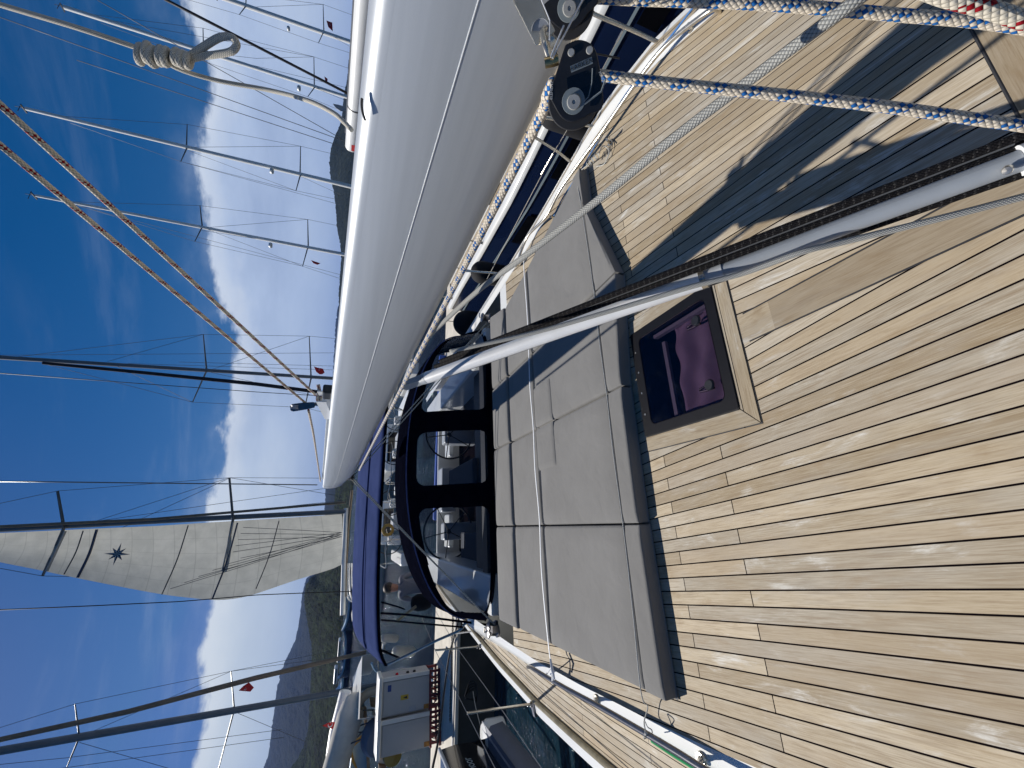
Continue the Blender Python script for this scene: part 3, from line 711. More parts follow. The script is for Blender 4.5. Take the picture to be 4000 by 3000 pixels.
for s0,s1 in ((-1.2,bl-.2),): b.tube([bp(s0,.0020,bh*.45),bp(bl-.8,.0020,bh*.45),bp(bl-.1,.0022,bh*.38)],.0010,6)
b.build('seam_bead',K['vang_white'],boom,smooth=True)
b=MB(); b.tube([bp(s,bw/2,-.008) for s in (2.3,bl-.25)],.010,8); b.build('sail_track',K['vang_grey'],boom,smooth=True)
# black bail + sheet block tang (top, far out) and steel tang near the camera
b=MB(); c=bp(1.92,bw/2,-.02); b.beam(c-bd*.06,c+bd*.06,.05,.05); b.build('block_base',K['black_plastic'],boom,bevel=.01)
b=MB(); b.beam(bp(2.0,bw/2-.03,-.05),bp(2.35,bw/2-.03,.0),.006,.05); b.beam(bp(2.0,bw/2+.03,-.05),bp(2.35,bw/2+.03,.0),.006,.05); b.build('block_bracket',K['vang_white'],boom)
b=MB()
TP=[(1985,-60),(2080,-60),(2115,0),(2135,60),(2160,100),(2170,120),(2155,140),(2165,160),(2125,175),(2090,178),(2010,20)]
b.prism([D(x,y,.545) for x,y in TP],0,h=ray(2080,80).normalized()*.006)
tg=b.build('boom_tang',K['steel'],boom,bevel=.0015)
b=MB(); cR=D(2112,118,.5435); ax=ray(2112,118).normalized(); b.lathe(cR,ax,[(.0,.001),(.0115,.001),(.0120,-.001),(.0125,.001)],24); b.build('tang_hole',K['mid_grey'],tg,smooth=True)
b=MB(); b.tube(spline([X(1414,385,.688),X(1413,410,.686),X(1417,440,.683),X(1427,470,.682)],4),.0022,6); b.build('dark_streak',K['rubber_black'],boom,smooth=True)  # thin dark curved streak along the boom top
# ------------------------------------------------------------------ vang
vg=thing('boom_vang','white and grey telescopic tube rising from the mast foot to the boom','vang',X(3995,640,.72))
V0=X(4040,622,.72); V1=X(3985,628,.72); VJ=X(2752,1088,.72); VJ2=X(2800,1068,.72); V2=X(1672,1474,.735)
def onl(px): # point of the tube axis at image x
    pass
axv=(V2-V1).normalized()
b=MB(); b.tube([V0-axv*.4,V1],.0345,24); b.build('base_fitting',K['vang_white'],vg,smooth=True)
b=MB(); b.beam(V1+Vector((.01,0,-.06)),V2+Vector((.01,0,-.05)),.03,.055); b.build('shadow_bar',K['sail_grey'],vg,bevel=.006)  # added bar under the tube, fills out the vang's shadow on the deck
b=MB(); b.tube([V1,VJ2],.0245,28); b.build('lower_tube',K['vang_grey'],vg,smooth=True)
b=MB(); b.tube([VJ2+axv*-.02,VJ],.0268,28); b.build('worn_collar',K['gelcoat_grey'],vg,smooth=True)
b=MB(); b.tube([VJ-axv*.005,VJ+axv*.012],.0325,28); b.build('joint_ring',K['steel'],vg,smooth=True)
b=MB(); b.tube([VJ,V2],.0315,28); b.build('upper_tube',K['vang_white'],vg,smooth=True)
b=MB(); b.tube([V2,V2+axv*.05],[.0325,.028],20); b.beam(V2+axv*.03,V2+axv*.22,.03,.06); b.build('top_fitting',K['vang_grey'],vg,smooth=True)
b=MB(); sc=X(3935,665,.69); b.lathe(sc,(-.6,0,.8),[(0,.005),(.008,.004),(.0095,0),(.0095,-.01)],14); b.build('bolt',K['steel'],vg,smooth=True)
def vrope(label,off0,off1,r,m,pa,pb,cat='rope'):
    b=MB(); n=40; P=[]
    for i in range(n+1):
        t=i/n; P.append(pa+(pb-pa)*t)
    b.tube(P,r,12); return setp(b.build('control_line',m,smooth=True),label,cat,'lines led along the vang')
vrope('black braided line on the upper edge of the vang, farthest from the tube',0,0,.0104,K['rope_black'],X(4020,518,.755),X(1720,1412,.74))
vrope('black braided line tight against the upper edge of the vang tube',0,0,.0104,K['rope_black'],X(4020,570,.75),X(1700,1432,.73))
vrope('black braided line along the lower edge of the vang tube',0,0,.0092,K['rope_black'],X(4020,672,.70),X(1665,1492,.72))
vrope('black braided line added low behind the vang to widen its shadow',0,0,.0104,K['rope_black'],X(4020,540,.80),X(1720,1422,.78))  # extra line tucked behind the vang, added to thicken its cast shadow
vrope('thin slate grey tube running between the black lines beside the vang',0,0,.0055,K['sail_grey'],X(3960,558,.75),X(1800,1388,.745),'tube')
cord('control_line','grey braided line that leaves the mast and crosses over the vang tube',[X(4030,760,.66),X(3700,846,.66),X(3300,944,.67),X(3130,985,.67),X(2900,1068,.675),X(2700,1120,.68),X(2400,1210,.685),X(2100,1296,.69),X(1850,1353,.70),X(1760,1372,.71)],.0085,K['rope_grey'],'rope',8,12)
# ------------------------------------------------------------------ mainsheet and other lines
cord('sheet','blue flecked white rope from the near black block across the deck, lower of two',[D(2255,268,.615),D(2330,292,.60),D(2700,335,.585),D(3100,376,.575),D(3500,422,.565),D(3800,464,.56),D(4060,500,.555)],.0076,K['rope_blue'],'rope',12,16)
cord('sheet','blue flecked white rope along the port edge of the view, upper of two',[D(2290,-12,.60),D(2500,-2,.60),D(2900,12,.585),D(3200,32,.575),D(3500,58,.57),D(3800,82,.56),D(4060,118,.55)],.0078,K['rope_blue'],'rope',12,16)
pB=bp(3.9,-.02,bh+.004)
cord('sheet','blue flecked white rope from the near block aft beneath the boom',[D(2170,318,.575),D(2142,365,.60),X(2020,640,.650)]+[X(2020,640,.650)+(pB-X(2020,640,.650))*t for t in (.25,.5,.75,1)],.0088,K['rope_blue'],'rope',10,16)
cord('halyard','stout cream rope with red flecks in the near port corner',[D(3560,-60,.42),D(3700,-8,.42),D(3850,32,.42),D(4060,100,.42)],.0078,K['rope_red'],'rope',10,16)
cord('line','silver grey braided rope running from the port corner down to the boom end',[D(3420,-50,.52),D(3310,28,.53),D(2960,290,.62),D(2600,565,.74),D(2350,770,.87),D(2050,1000,1.08),D(1860,1142,1.30),D(1690,1300,1.62),D(1640,1362,1.8)],.0082,K['rope_grey'],'rope',12,14)
# topping lifts with red flecks
bk=bp(2.02,.06,-.19)
cord('topping_lift','cream rope with red flecks ending in a knot on the boom, upper of two',[D(-60,353,.78),D(1230,1540,2.30)],.0070,K['rope_red'],'rope',10,10)
cord('topping_lift','cream rope with red flecks entering the grey block above the boom, lower of two',[D(-60,515,.84),D(1192,1573,2.42)],.0068,K['rope_red'],'rope',10,10)
cord('topping_lift','cream rope with red flecks from the grey block to the outer end of the boom',[D(1205,1602,2.42),D(1225,1700,3.0),D(1240,1800,4.0),bp(bl-.28,.05,-.03)],.0075,K['rope_red'],'rope',8,8)
# block above the boom
blk=thing('block','dark grey sheave block standing on top of the boom','block',D(1185,1585,2.42))
b=MB(); b.prism([D(x,y,2.40) for x,y in ((1132,1585),(1140,1578),(1185,1572),(1225,1570),(1232,1575),(1230,1592),(1195,1600),(1145,1608),(1134,1604))],0,h=ray(1180,1590).normalized()*.03); b.build('cheek',K['gelcoat_grey'] if False else K['dark_steel'],blk,bevel=.004)
b=MB(); b.lathe(D(1155,1590,2.415),ray(1155,1590).cross(Vector((0,0,1)))+Vector((0,.0,.0)),[(0,-.012),(.030,-.012),(.024,0),(.030,.012),(0,.012)],20); b.build('sheave',K['mid_grey'],blk,smooth=True)
b=MB(); b.tube([D(1228,1578,2.42),D(1245,1580,2.42),D(1262,1585,2.43)],.011,8); b.build('shackle',K['dark_steel'],blk,smooth=True)
b=MB(); 
for k in range(3): b.tube([D(1246+7*math.cos(a),1553+9*math.sin(a)+3*k,2.34+.01*math.sin(a*1.5)) for a in [2*PI*i/16 for i in range(16)]],.0075,8,closed=True)
b.tube([D(1240,1550,2.34),D(1248,1530,2.34),D(1243,1502,2.34)],.010,8)
setp(b.build('knot',K['rope_red'],smooth=True),'knot with a short tail where the red flecked line meets the boom','knot')
# near black blocks
def big_block(cx,cy,d,ang,sc,label,txt=False):
    f=ray(cx,cy).normalized(); o=D(cx,cy,d); px=d/F*1.06
    nn=-f; k_=ray(cx,cy).length/F
    ex=(D(cx+100,cy,d)-o); ex=(ex-nn*ex.dot(nn)).normalized(); ey=nn.cross(ex); ey=ey if ey.dot(D(cx,cy+100,d)-o)>0 else -ey
    a=math.radians(ang); u=ex*math.cos(a)+ey*math.sin(a); v=-ex*math.sin(a)+ey*math.cos(a)
    L=lambda x,y,z=0:o+(u*x+v*y)*px*sc+nn*z
    t=thing('block',label,'block',o)
    b=MB(); b.lathe(o,nn,[(0,.011),(88*px*sc,.011),(92*px*sc,.008),(74*px*sc,0),(92*px*sc,-.008),(88*px*sc,-.011),(0,-.011)],40); b.build('sheave',K['rubber_black'],t,smooth=50)
    def plate(z0,nm):
        out=[(-62,-150),(-20,-168),(28,-160),(60,-120),(100,-30),(104,10),(70,30),(34,54),(0,64),(-34,54),(-70,20),(-90,-10),(-80,-60)]
        g=MB(); cen=MB()
        out=[(x,y) for x,y in out]
        op=spline([Vector((x,y,0)) for x,y in out+out[:1]],4)[:-1]; g.prism([L(p.x,p.y,z0) for p in op],0,h=nn*.0035); return g.build(nm,K['black_plastic'],t,bevel=.0015)
    pf=plate(.0125,'front_cheek'); plate(-.016,'rear_cheek')
    g=MB()
    g.prism([L(x,y,.0163) for x,y in ((-38,-62),(20,-88),(44,-80),(46,-20),(10,-2),(-22,-16))],0,h=nn*.0004)
    g.prism([L(x,y,.0163) for x,y in ((62,-88),(76,-70),(92,-26),(84,0),(62,6),(58,-30))],0,h=nn*.0004)
    g.build('cheek_opening',K['window_black'],pf)
    g=MB(); g.tube([L(x,y,.0162) for x,y in ((44,-100),(52,-60),(50,-20),(30,6))],.0008,6); g.tube([L(x,y,.0165) for x,y in ((96,-76),(90,-40),(40,4))],.0014,6)
    g.lathe(L(0,0,.0160),nn,[(0,.0008),(40*px*sc,.0008),(41*px*sc,0)],28); g.build('grey_marking',K['grey_mark'],pf,smooth=True)
    g=MB(); g.lathe(L(2,2,.0168),nn,[(0,.003),(6*px,.003),(7*px,.0045),(22*px*sc,.0045),(25*px*sc,.002),(25*px*sc,0)],24); g.build('axle_pin',K['pin_metal'],t,smooth=True)
    for x,y in ((-38,-132),(22,-146)):
        g=MB(); g.lathe(L(x,y,.0158),nn,[(0,.003),(10*px*sc,.003),(12*px*sc,.001),(12*px*sc,0)],16); g.build('rivet',K['pin_metal'],t,smooth=True)
    if txt:
        R=lambda uu,vv:Matrix((uu,vv,uu.cross(vv))).transposed()
        a2=math.radians(-27); uu=u*math.cos(a2)+v*math.sin(a2); vv=-(-u*math.sin(a2)+v*math.cos(a2))
        g=MB(); 
        c=L(4,-104,.0164); g.add([c+uu*sx*38*px+vv*sy*9.5*px for sx,sy in ((-1,-1),(1,-1),(1,1),(-1,1))],[(0,1,2,3)]); g.build('name_plate',K['grey_mark'],pf)
        tm=R(uu,vv)
        text('lettering','HARKEN',21*px,K['black_plastic'],L(4,-104,.0168),tm,pf,.0001)
        a3=math.radians(48); uu=u*math.cos(a3)+v*math.sin(a3); vv=-(-u*math.sin(a3)+v*math.cos(a3)); text('lettering','FORGED',11*px,K['white_mark'],L(84,-78,.0166),R(uu,vv),pf,.0001)
        a4=math.radians(-98); uu=u*math.cos(a4)+v*math.sin(a4); vv=-(-u*math.sin(a4)+v*math.cos(a4)); text('lettering','ELEMENT',13*px,K['white_mark'],L(-84,-20,.0166),R(uu,vv),pf,.0001)
    return t
big_block(2240,395,.555,8,1.0,'large black sheave block with grey lettering hanging under the near end of the boom',True)
big_block(2222,30,.60,-14,1.0,'second black sheave block behind the steel tang, cut by the frame edge',False)
b=MB(); sp=[(2128,112,.54),(2120,130,.535),(2128,170,.53),(2142,215,.535),(2150,240,.54),(2162,238,.55),(2168,205,.56),(2160,170,.56),(2150,150,.56),(2140,120,.56)]
b.tube(spline([D(*p) for p in sp],6),.0042,12); sh=b.build('shackle',K['steel'],smooth=True); setp(sh,'polished steel shackle joining the tang to the black block','shackle')
b=MB(); b.lathe(D(2153,165,.54),ray(2153,165),[(0,-.008),(.006,-.007),(.008,0),(.006,.007),(0,.008)],16); b.build('shackle_pin',K['steel'],sh,smooth=True)
b=MB(); b.lathe(D(2155,240,.53),ray(2155,240).cross(Vector((1,0,0))),[(0,-.009),(.006,-.009),(.0065,0),(.006,.009),(0,.009)],14); b.build('swivel',K['brass'],sh,smooth=True)
b=MB(); b.tube([D(2202,100,.52),D(2152,222,.52),D(2158,228,.52),D(2285,-20,.53)],.0011,6); b.tube([D(2115,0,.53),D(2148,80,.53),D(2146,155,.52)],.0008,6)
setp(b.build('cable_tie',K['white_vinyl'],smooth=True),'thin white cable ties looped round the shackle','cable tie')
b=MB()
for pts in (((2215,195,.62),(2300,205,.64),(2420,228,.66)),((2240,198,.62),(2270,215,.61),(2292,230,.61)),((2245,228,.62),(2275,232,.61),(2290,255,.61))): b.tube(spline([D(*p) for p in pts],4),.0014,6)
setp(b.build('cord_tail',K['rubber_black'],smooth=True),'thin black cord tails sticking out behind the near block','cord')
# hanging white rope with a stopper knot and loop
kr=[D(-60,-8,.86),D(0,18,.87),D(300,108,.90),D(545,190,.95)]
cord('hanging_rope','white rope hanging down from the top to the big knot',kr,.0056,K['rope_white'],'rope',10,10)
cord('hanging_rope','white rope curving from the big knot down to the boom, end whipped',[D(610,215,.95),D(700,270,.97),D(850,315,1.0),D(1050,352,1.02),D(1200,392,.98),D(1300,440,.92),D(1345,478,.88),D(1372,506,.86)],.0052,K['rope_white'],'rope',10,10)
kt=thing('rope_knot','bulky wrapped knot in the white rope with a loop sticking out','knot',D(640,210,.95))
b=MB()
wr=[(548,212,46,14,.95),(575,205,46,14,.945),(600,222,44,22,.945),(628,218,42,12,.94),(648,222,40,14,.94),(690,222,34,14,.94),(712,232,34,16,.94),(735,238,30,12,.945)]
for x,y,h,tl,d in wr:
    P=[]
    for i in range(20):
        a=2*PI*i/20; P.append(D(x+tl*math.sin(a)*.8,y+h*.72*math.cos(a),d+.020*math.sin(a)))
    b.tube(P,.0078,8,closed=True)
b.tube([D(545,192,.95),D(620,215,.95),D(740,232,.95)],.012,10)
b.build('wraps',K['rope_white'],kt,smooth=True)
b=MB(); b.tube(spline([D(730,228,.95),D(800,180,.94),D(860,146,.93),D(905,146,.93),D(925,172,.935),D(905,200,.94),D(850,212,.945),D(790,220,.95),D(735,232,.95)],8),.0078,10); b.build('loop',K['rope_white'],kt,smooth=True)
print('rig ok')
# ================================================================== sprayhood
hood=thing('sprayhood','dark navy canvas sprayhood with three clear windows behind the sun pads','sprayhood',(XC,4.6,0))
def sgn(v,p): return math.copysign(abs(v)**p,v)
def arch(th,hw,h,y,nn=2.15,yk=0): 
    return Vector((XC-hw*sgn(math.cos(th),2/nn),y+yk*abs(math.cos(th))**6,h*max(0,math.sin(th))**(2/nn)))
def base(th):
    c=math.cos(th); return Vector((XC-1.84*sgn(c,2/2.15),4.60+.42*abs(sgn(c,2/2.15))**7,.012))
NTH,NV=640,150
def surf(th,v):
    A=base(th); B=arch(th,1.87,.95,5.0,2.15,.35); p=A+(B-A)*v
    bulge=math.sin(PI*v)*.035
    return p+Vector((0,-bulge,bulge*.4))
def inpane(x,v,p):
    # windows in real x across the boat, v up the panel; rounded corners
    for xa,xb in ((-.97,.17),(.43,1.06),(1.32,2.50)):
        va,vb=.055,.885
        if abs(x-XC)>1.2: vb=.90
        if xa<x<xb and va<v<vb:
            r=.10; ex=min(x-xa,xb-x); ev=min(v-va,vb-v)*1.0
            if ex<r and ev<r and (r-ex)**2+(r-ev)**2>r*r: continue
            return True
    return False
fr=[[surf(PI*(i+.0)/NTH,j/NV) for i in range(NTH+1)] for j in range(NV+1)]
can=MB(); pan=[MB(),MB(),MB()]
can.grid(fr); cf2=[];pf=[[],[],[]]
for f in can.f:
    c=sum((can.v[i] for i in f),Vector())/4; j=f[0]//(NTH+1); 
    if inpane(c.x,(j+.5)/NV,c): pf[0 if c.x<.3 else (1 if c.x<1.2 else 2)].append(f)
    else: cf2.append(f)
can.f=cf2
co=can.build('canopy_front',K['navy_canvas'],hood,smooth=180,solid=.006)
for k in range(3):
    g=MB(); mp={}
    for f in pf[k]:
        q=[]
        for i in f:
            if i not in mp: mp[i]=len(g.v); g.v.append(can.v[i]+Vector((0,.002,0))); g.uv.append((0,0))
            q.append(mp[i])
        g.f.append(tuple(q))
    g.build('window',K['clear_vinyl'],hood,smooth=180)
b=MB(); rows=[]
for k in range(9):
    t=k/8; rows.append([arch(PI*i/80,1.87+.05*t,.95+.075*math.sin(t*1.9)-.01*t,5.0+.72*t,2.15,.35) for i in range(81)])
b.grid(rows); b.build('canopy_top',K['navy_canvas'],hood,smooth=180,solid=.006)
b=MB(); b.tube([arch(PI*i/60,1.88,.962,4.992,2.15,.35) for i in range(3,58)],.0085,6); b.build('piping',K['piping'],hood,smooth=True)
b=MB(); b.tube([base(PI*i/60)+Vector((0,-.01,0)) for i in range(61)],.011,6); b.build('base_track',K['navy_canvas'],hood,smooth=True)
# ================================================================== bimini
bim=thing('bimini','royal blue canvas bimini stretched over the cockpit on dark tubes','bimini',(XC,7.4,-.2))
rows=[]
def bimz(x,t):
    e=abs(x-XC)/2.52
    return (1.13+.285*math.sin(min(1,t*1.25)*PI/2)-.10*max(0,t-.8)/.2)-.13*e**4-.06*e**2*0-.45*max(0,e-.93)**1.2*3
for k in range(15):
    t=k/14; r=[]
    for i in range(49):
        x=XC+2.52*(-1+2*i/48)*(1-.06*t); kx=max(0,1-abs(i-24)/24)
        r.append(Vector((x,6.35+2.3*t-(.0 if kx>.08 else .12*(1-kx/.08))*(-1),bimz(x,t)+.012*math.sin(x*2.3)*math.sin(t*PI))))
    rows.append(r)
b=MB(); b.grid(rows); b.build('canopy',K['bimini_canvas'],bim,smooth=180,solid=.006)
b=MB(); b.grid([[p+Vector((0,-.004,.008)) for p in rows[0]],[p+Vector((0,-.006,-.032)) for p in rows[0]]]); b.build('valance',K['navy_canvas'],bim,smooth=180,solid=.006)
b=MB(); b.tube([Vector((p.x,p.y+.62,bimz(p.x,.30)+.006)) for p in rows[0][1:-1]],.012,6); b.build('pocket_seam',K['bimini_canvas'],bim,smooth=True)
for pts,r in (([Y(1488,2395,6.4),Y(1600,2402,6.2),Y(1900,2440,5.55)],.014),([Y(1488,2422,6.45),Y(1630,2434,6.3),Y(1808,2450,5.9)],.011),([Y(1490,2352,6.5),Y(1560,2372,6.6),Y(1580,2380,6.65)],.011),([Y(1490,2540,6.6),Y(1560,2570,6.7)],.014)):
    b=MB(); b.tube(pts,r,8); b.build('tube',K['navy_canvas'],bim,smooth=True)
b=MB(); b.tube([Y(1553,2424,6.8),Y(1625,2368,6.9)],.02,8); b.build('outboard_bracket',K['wood_rail'],yacht,smooth=True)
b=MB(); b.lathe(Y(1650,2352,7.0)+Vector((0,0,-.14)),(0,0,1),[(0,0),(.09,.02),(.12,.10),(.12,.22),(.08,.30),(0,.32)],16); setp(b.build('horseshoe_bag',K['fender_black'],smooth=True),'rounded black bag hung on the stern rail beside the sprayhood','bag')
# mainsheet parts from the boom end to the side decks
be=bp(bl-.62,.05,bh*.72)
shb=thing('block','small steel and black double block under the outer end of the boom','block',be)
for dx_ in (0,.05):
    b=MB(); b.lathe(be+bd*dx_+Vector((0,0,-.06-.03*dx_)),sid,[(0,-.022),(.045,-.022),(.034,0),(.045,.022),(0,.022)],18); b.build('sheave',K['dark_steel'],shb,smooth=True)
b=MB(); b.beam(be+Vector((0,0,.06)),be+Vector((0,0,-.12)),.012,.05,up=(0,1,0)); b.build('strop',K['black_plastic'],shb,bevel=.004)
w0=Z(1936,2440,.06)
for k,(p0,p1) in enumerate(((be+Vector((0,0,-.06)),D(1925,2432,4.15)),(be+bd*.06+Vector((0,0,-.10)),D(1938,2448,4.15)))):
    cord('sheet','%s pale sheet with dark flecks from the boom end to the starboard winch'%('upper' if k==0 else 'lower'),[p0,p0+(p1-p0)*.5,p1],.0068,K['rope_bluegrey'],'rope',4,8)
for k,(p0,p1) in enumerate(((be+Vector((.01,0,-.06)),D(1900,1262,4.6)),(be+bd*.06+Vector((.01,0,-.09)),D(1912,1270,4.6)))):
    cord('sheet','%s pale sheet with dark flecks from the boom end to the port winch'%('upper' if k==0 else 'lower'),[p0,p0+(p1-p0)*.5,p1],.0066,K['rope_bluegrey'],'rope',4,8)
b=MB(); c=Z(1942,2448,.03); b.lathe(c,(.2,.2,1),[(0,0),(.055,0),(.06,.03),(.04,.05),(.055,.09),(.03,.11),(0,.11)],18); b.box(c+Vector((.0,-.05,.05)),(.06,.10,.07)); setp(b.build('turning_block',K['dark_steel'],smooth=40),'black and chrome turning block at the starboard foot of the sprayhood','block')
# port rail stanchions of this yacht
pf_=X(2600,178,2.86)
b=MB(); b.tube(spline([pf_,X(2470,118,2.9),X(2345,66,2.93),X(2312,48,2.94),X(2290,20,2.95),X(2282,-25,2.95)],6),.0125,12); st0=b.build('gate_stanchion',K['steel'],yacht,smooth=True)
b=MB(); b.lathe(pf_,(0,0,1),[(0,.04),(.02,.04),(.026,0),(.03,-.01),(0,-.01)],14); b.build('stanchion_base',K['rubber_black'],st0,smooth=True)
stan(yacht,X(2375,505,2.95),X(2112,455,2.98),.0125,'steel')
b=MB(); b.tube(spline([X(2290,652,2.88),X(2240,640,2.95),X(2175,590,2.97),X(2075,528,3.0)],5),.0115,10); b.build('stanchion_brace',K['steel'],yacht,smooth=True)
stan(yacht,X(1985,1070,2.93),X(1812,1058,2.96),.0125,'steel')
for q in ([X(2445,98,3.0),X(2432,120,3.0),X(2322,330,3.0),X(2160,600,3.0),X(1902,1090,3.0)],):
    b=MB(); b.tube(q,.0035,6); b.tube([q[1],q[1]+(q[2]-q[1])*.2],.007,8); b.tube([X(2160,600,3.0),X(2115,680,3.0)],.0065,8); b.build('lifeline',K['steel'],yacht,smooth=True)
b=MB(); q=[X(2160,800+15*0,2.96),X(2175,790,2.96)]
b.beam(X(2178,778,2.93),X(2112,858,2.96),.03,.035); b.beam(X(2172,785,2.93)+Vector((0,0,-.05)),X(2128,838,2.93)+Vector((0,0,-.05)),.02,.02); b.build('mooring_fairlead',K['steel'],yacht,bevel=.005)
# ================================================================== navy neighbour on the port side
nb=thing('sailing_yacht','navy blue hulled yacht with white rail moored close along the port side','yacht',(6,3,-1.2))
GN=[(-6,6.2),(-3,5.55),(0,4.95),(2.1,4.62),(2.47,4.20),(3.2,4.02),(3.93,3.98),(5.2,4.08),(6.45,4.22),(7.3,4.22)]
GN=[(-6,5.0),(-3,4.45),(0,4.14),(2.1,4.06),(3.2,4.0),(3.93,3.98),(5.2,4.06),(6.45,4.18),(7.35,4.22)]
G=lambda y: interp(GN,y)
ny=[-6+.25*i for i in range(54)]; ny=[y for y in ny if y<=7.35]+[7.35]
def hull_rows(G_,ys_,prof): return [[Vector((G_(y)+dx,y,z)) for dx,z in prof] for y in ys_]
b=MB(); b.grid(hull_rows(G,ny,[(0,-.10),(.01,-.35),(.03,-.8),(.10,-1.3),(.35,WZ-.3)])); 
b.grid([[Vector((G(7.35)+u*3.6/8,7.35+.25*(z_+.1)*-.4,z_)) for u in range(9)] for z_ in (-.10,-.5,-1.0,WZ-.2)])
b.build('hull',K['blue_hull'],nb,smooth=60)
b=MB(); b.grid(hull_rows(G,ny,[(-.015,-.135),(-.015,-.09),(.0,-.075),(.06,-.07),(.13,-.075),(.135,-.12)])); b.build('toe_rail',K['gelcoat'],nb,smooth=60)
b=MB(); b.grid([[Vector((G(y)+.13+j*.12,y,-.115)) for j in range(5)] for y in ny],lambda i,j,p:(p.x-G(p.y),p.y)); b.build('side_deck',K['teak_side'],nb)
b=MB(); b.grid([[Vector((G(y)+.60,y,-.115)),Vector((G(y)+.66,y,.10)),Vector((G(y)+.85,y,.22)),Vector((G(y)+1.6,y,.28)),Vector((G(y)+2.9,y,.28))] for y in ny if y<4.4]); b.build('cabin_top',K['gelcoat'],nb,smooth=50)
b=MB(); b.grid([[Vector((G(y)+.60,y,-.115)),Vector((G(y)+.66,y,.12)),Vector((G(y)+.86,y,.14)),Vector((G(y)+.90,y,-.4))] for y in ny if y>4.6]); b.build('coaming',K['gelcoat'],nb,smooth=50)
b=MB(); b.box((G(5.8)+2.1,5.9,-.6),(2.6,2.9,.05)); b.build('cockpit_sole',K['teak_margin'],nb)
b=MB(); b.grid(hull_rows(G,ny,[(-.004,-.395),(-.004,-.365)])); b.build('hull_stripe',K['stripe_grey'],nb)
for ya,yb in ((1.15,1.72),(2.75,3.42),(4.1,4.75)):
    b=MB(); b.grid([[Vector((G(y)+.0,y,-.44))+Vector((-.006,0,0)),Vector((G(y)-.002,y,-.66))] for y in [ya+(yb-ya)*i/6 for i in range(7)]]); b.build('hull_window',K['window_black'],nb)
for y in (1.0,3.0,5.0,7.0):
    stan(nb,Vector((G(y)+.06,y,-.07)),Vector((G(y)+.05,y,.55)),.012)
for z in (.22,.54):
    b=MB(); b.tube([Vector((G(y)+.055,y,z)) for y in ny if y<=7],.003,6); b.build('lifeline',K['steel'],nb,smooth=True)
# its boom and topping lifts
nbm=thing('boom','slim white boom of the neighbouring yacht with a red end sticker','boom',X(1422,0,5.0))
p0,p1=X(1421,0,5.0),X(1375,575,5.0); dd=(p1-p0).normalized()
b=MB(); b.tube([p0-dd*3,p1],.088,24); b.build('spar',K['mast_white'],nbm,smooth=50)
b=MB(); b.tube([X(1393,0,5.0)-dd*3+Vector((0,0,.02)),X(1358,520,5.0)+Vector((0,0,.02))],.016,8); b.build('sail_track',K['stay'],nbm,smooth=True)
b=MB(); b.lathe(p1-dd*.62,dd,[(.0905,-.008),(.0905,.008)],24); b.build('band',K['rubber_black'],nbm,smooth=True)
b=MB(); b.box(p1-dd*.05+Vector((-.085,-.02,-.02)),(.006,.10,.05)); b.build('sticker',K['red_flag'],nbm)
for a,c,l in (((380,0),(1330,540),'upper'),((-20,60),(1355,555),'middle'),((300,235),(1390,590),'lower')):
    cord('wire','%s of three thin wires slanting down to the tip of the neighbouring boom'%l,[X(*a,5.6),X((a[0]+c[0])/2,(a[1]+c[1])/2,5.3),X(*c,5.0)],.0042,K['stay'],'stay',3,6,'neighbouring boom wires')
cord('backstay','thick black stay slanting across the cloud above the neighbouring boom',[X(640,-5,6.5),X(1000,180,6.4),X(1372,372,6.3)],.018,K['stay_dark'],'stay',4,8)
# fenders between the hulls
def fender(px,py,xx,r,L,label,m='fender_black',tilt=0):
    c=X(px,py,xx); ax=Vector((0,tilt,1)).normalized()
    t=thing('fender',label,'fender',c)
    prof=[(0,-L/2)]+[(r*math.cos(a),-L/2+r+r*math.sin(a)) for a in [(-PI/2+PI/2*i/8) for i in range(9)]]+[(r*math.cos(a),L/2-r+r*math.sin(a)) for a in [PI/2*i/8 for i in range(9)]]
    b=MB(); b.lathe(c,ax,prof,24); b.build('body',K[m],t,smooth=True)
    b=MB(); b.tube([c+ax*L*.48,c+ax*(L*.5+.35)],.006,6); b.build('lanyard',K['rubber_black'],t,smooth=True)
    return t
fender(2255,470,3.62,.15,.80,'black fender between the two hulls, nearest, beside the steel stanchion')
fender(1925,1072,3.62,.17,.70,'black fender between the two hulls, middle one, under the thin stanchion')
fender(1835,1265,3.5,.24,.62,'fat black fender between the two hulls, farthest, beside the quay')
# ================================================================== quay
def qp(px,py,z=-.9): return Z(px,py,z)
a0,a1=qp(1774,2930),qp(1817,1300); c0,c1=qp(1682,2930),qp(1740,1300)
def ext(p,q,t): return p+(q-p)*t
poly=[ext(a0,a1,-1.5),ext(a0,a1,2.5),ext(c0,c1,2.5),ext(c0,c1,-1.5)]
quay=thing('quay','pale concrete pontoon quay running behind the sterns of the yachts','quay',poly[0])
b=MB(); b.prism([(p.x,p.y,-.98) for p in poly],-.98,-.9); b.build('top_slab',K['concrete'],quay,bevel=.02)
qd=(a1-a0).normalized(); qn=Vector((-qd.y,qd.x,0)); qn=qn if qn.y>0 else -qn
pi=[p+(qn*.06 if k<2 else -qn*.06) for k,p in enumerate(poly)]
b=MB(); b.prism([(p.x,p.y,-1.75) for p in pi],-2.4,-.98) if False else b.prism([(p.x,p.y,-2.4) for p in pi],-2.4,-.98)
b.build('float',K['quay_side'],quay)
b=MB(); b.beam(ext(a0,a1,-1.5)+qn*.10+Vector((0,0,.012)),ext(a0,a1,2.5)+qn*.10+Vector((0,0,.012)),.07,.03); b.build('edge_rail',K['cabinet_grey'],quay,bevel=.006)
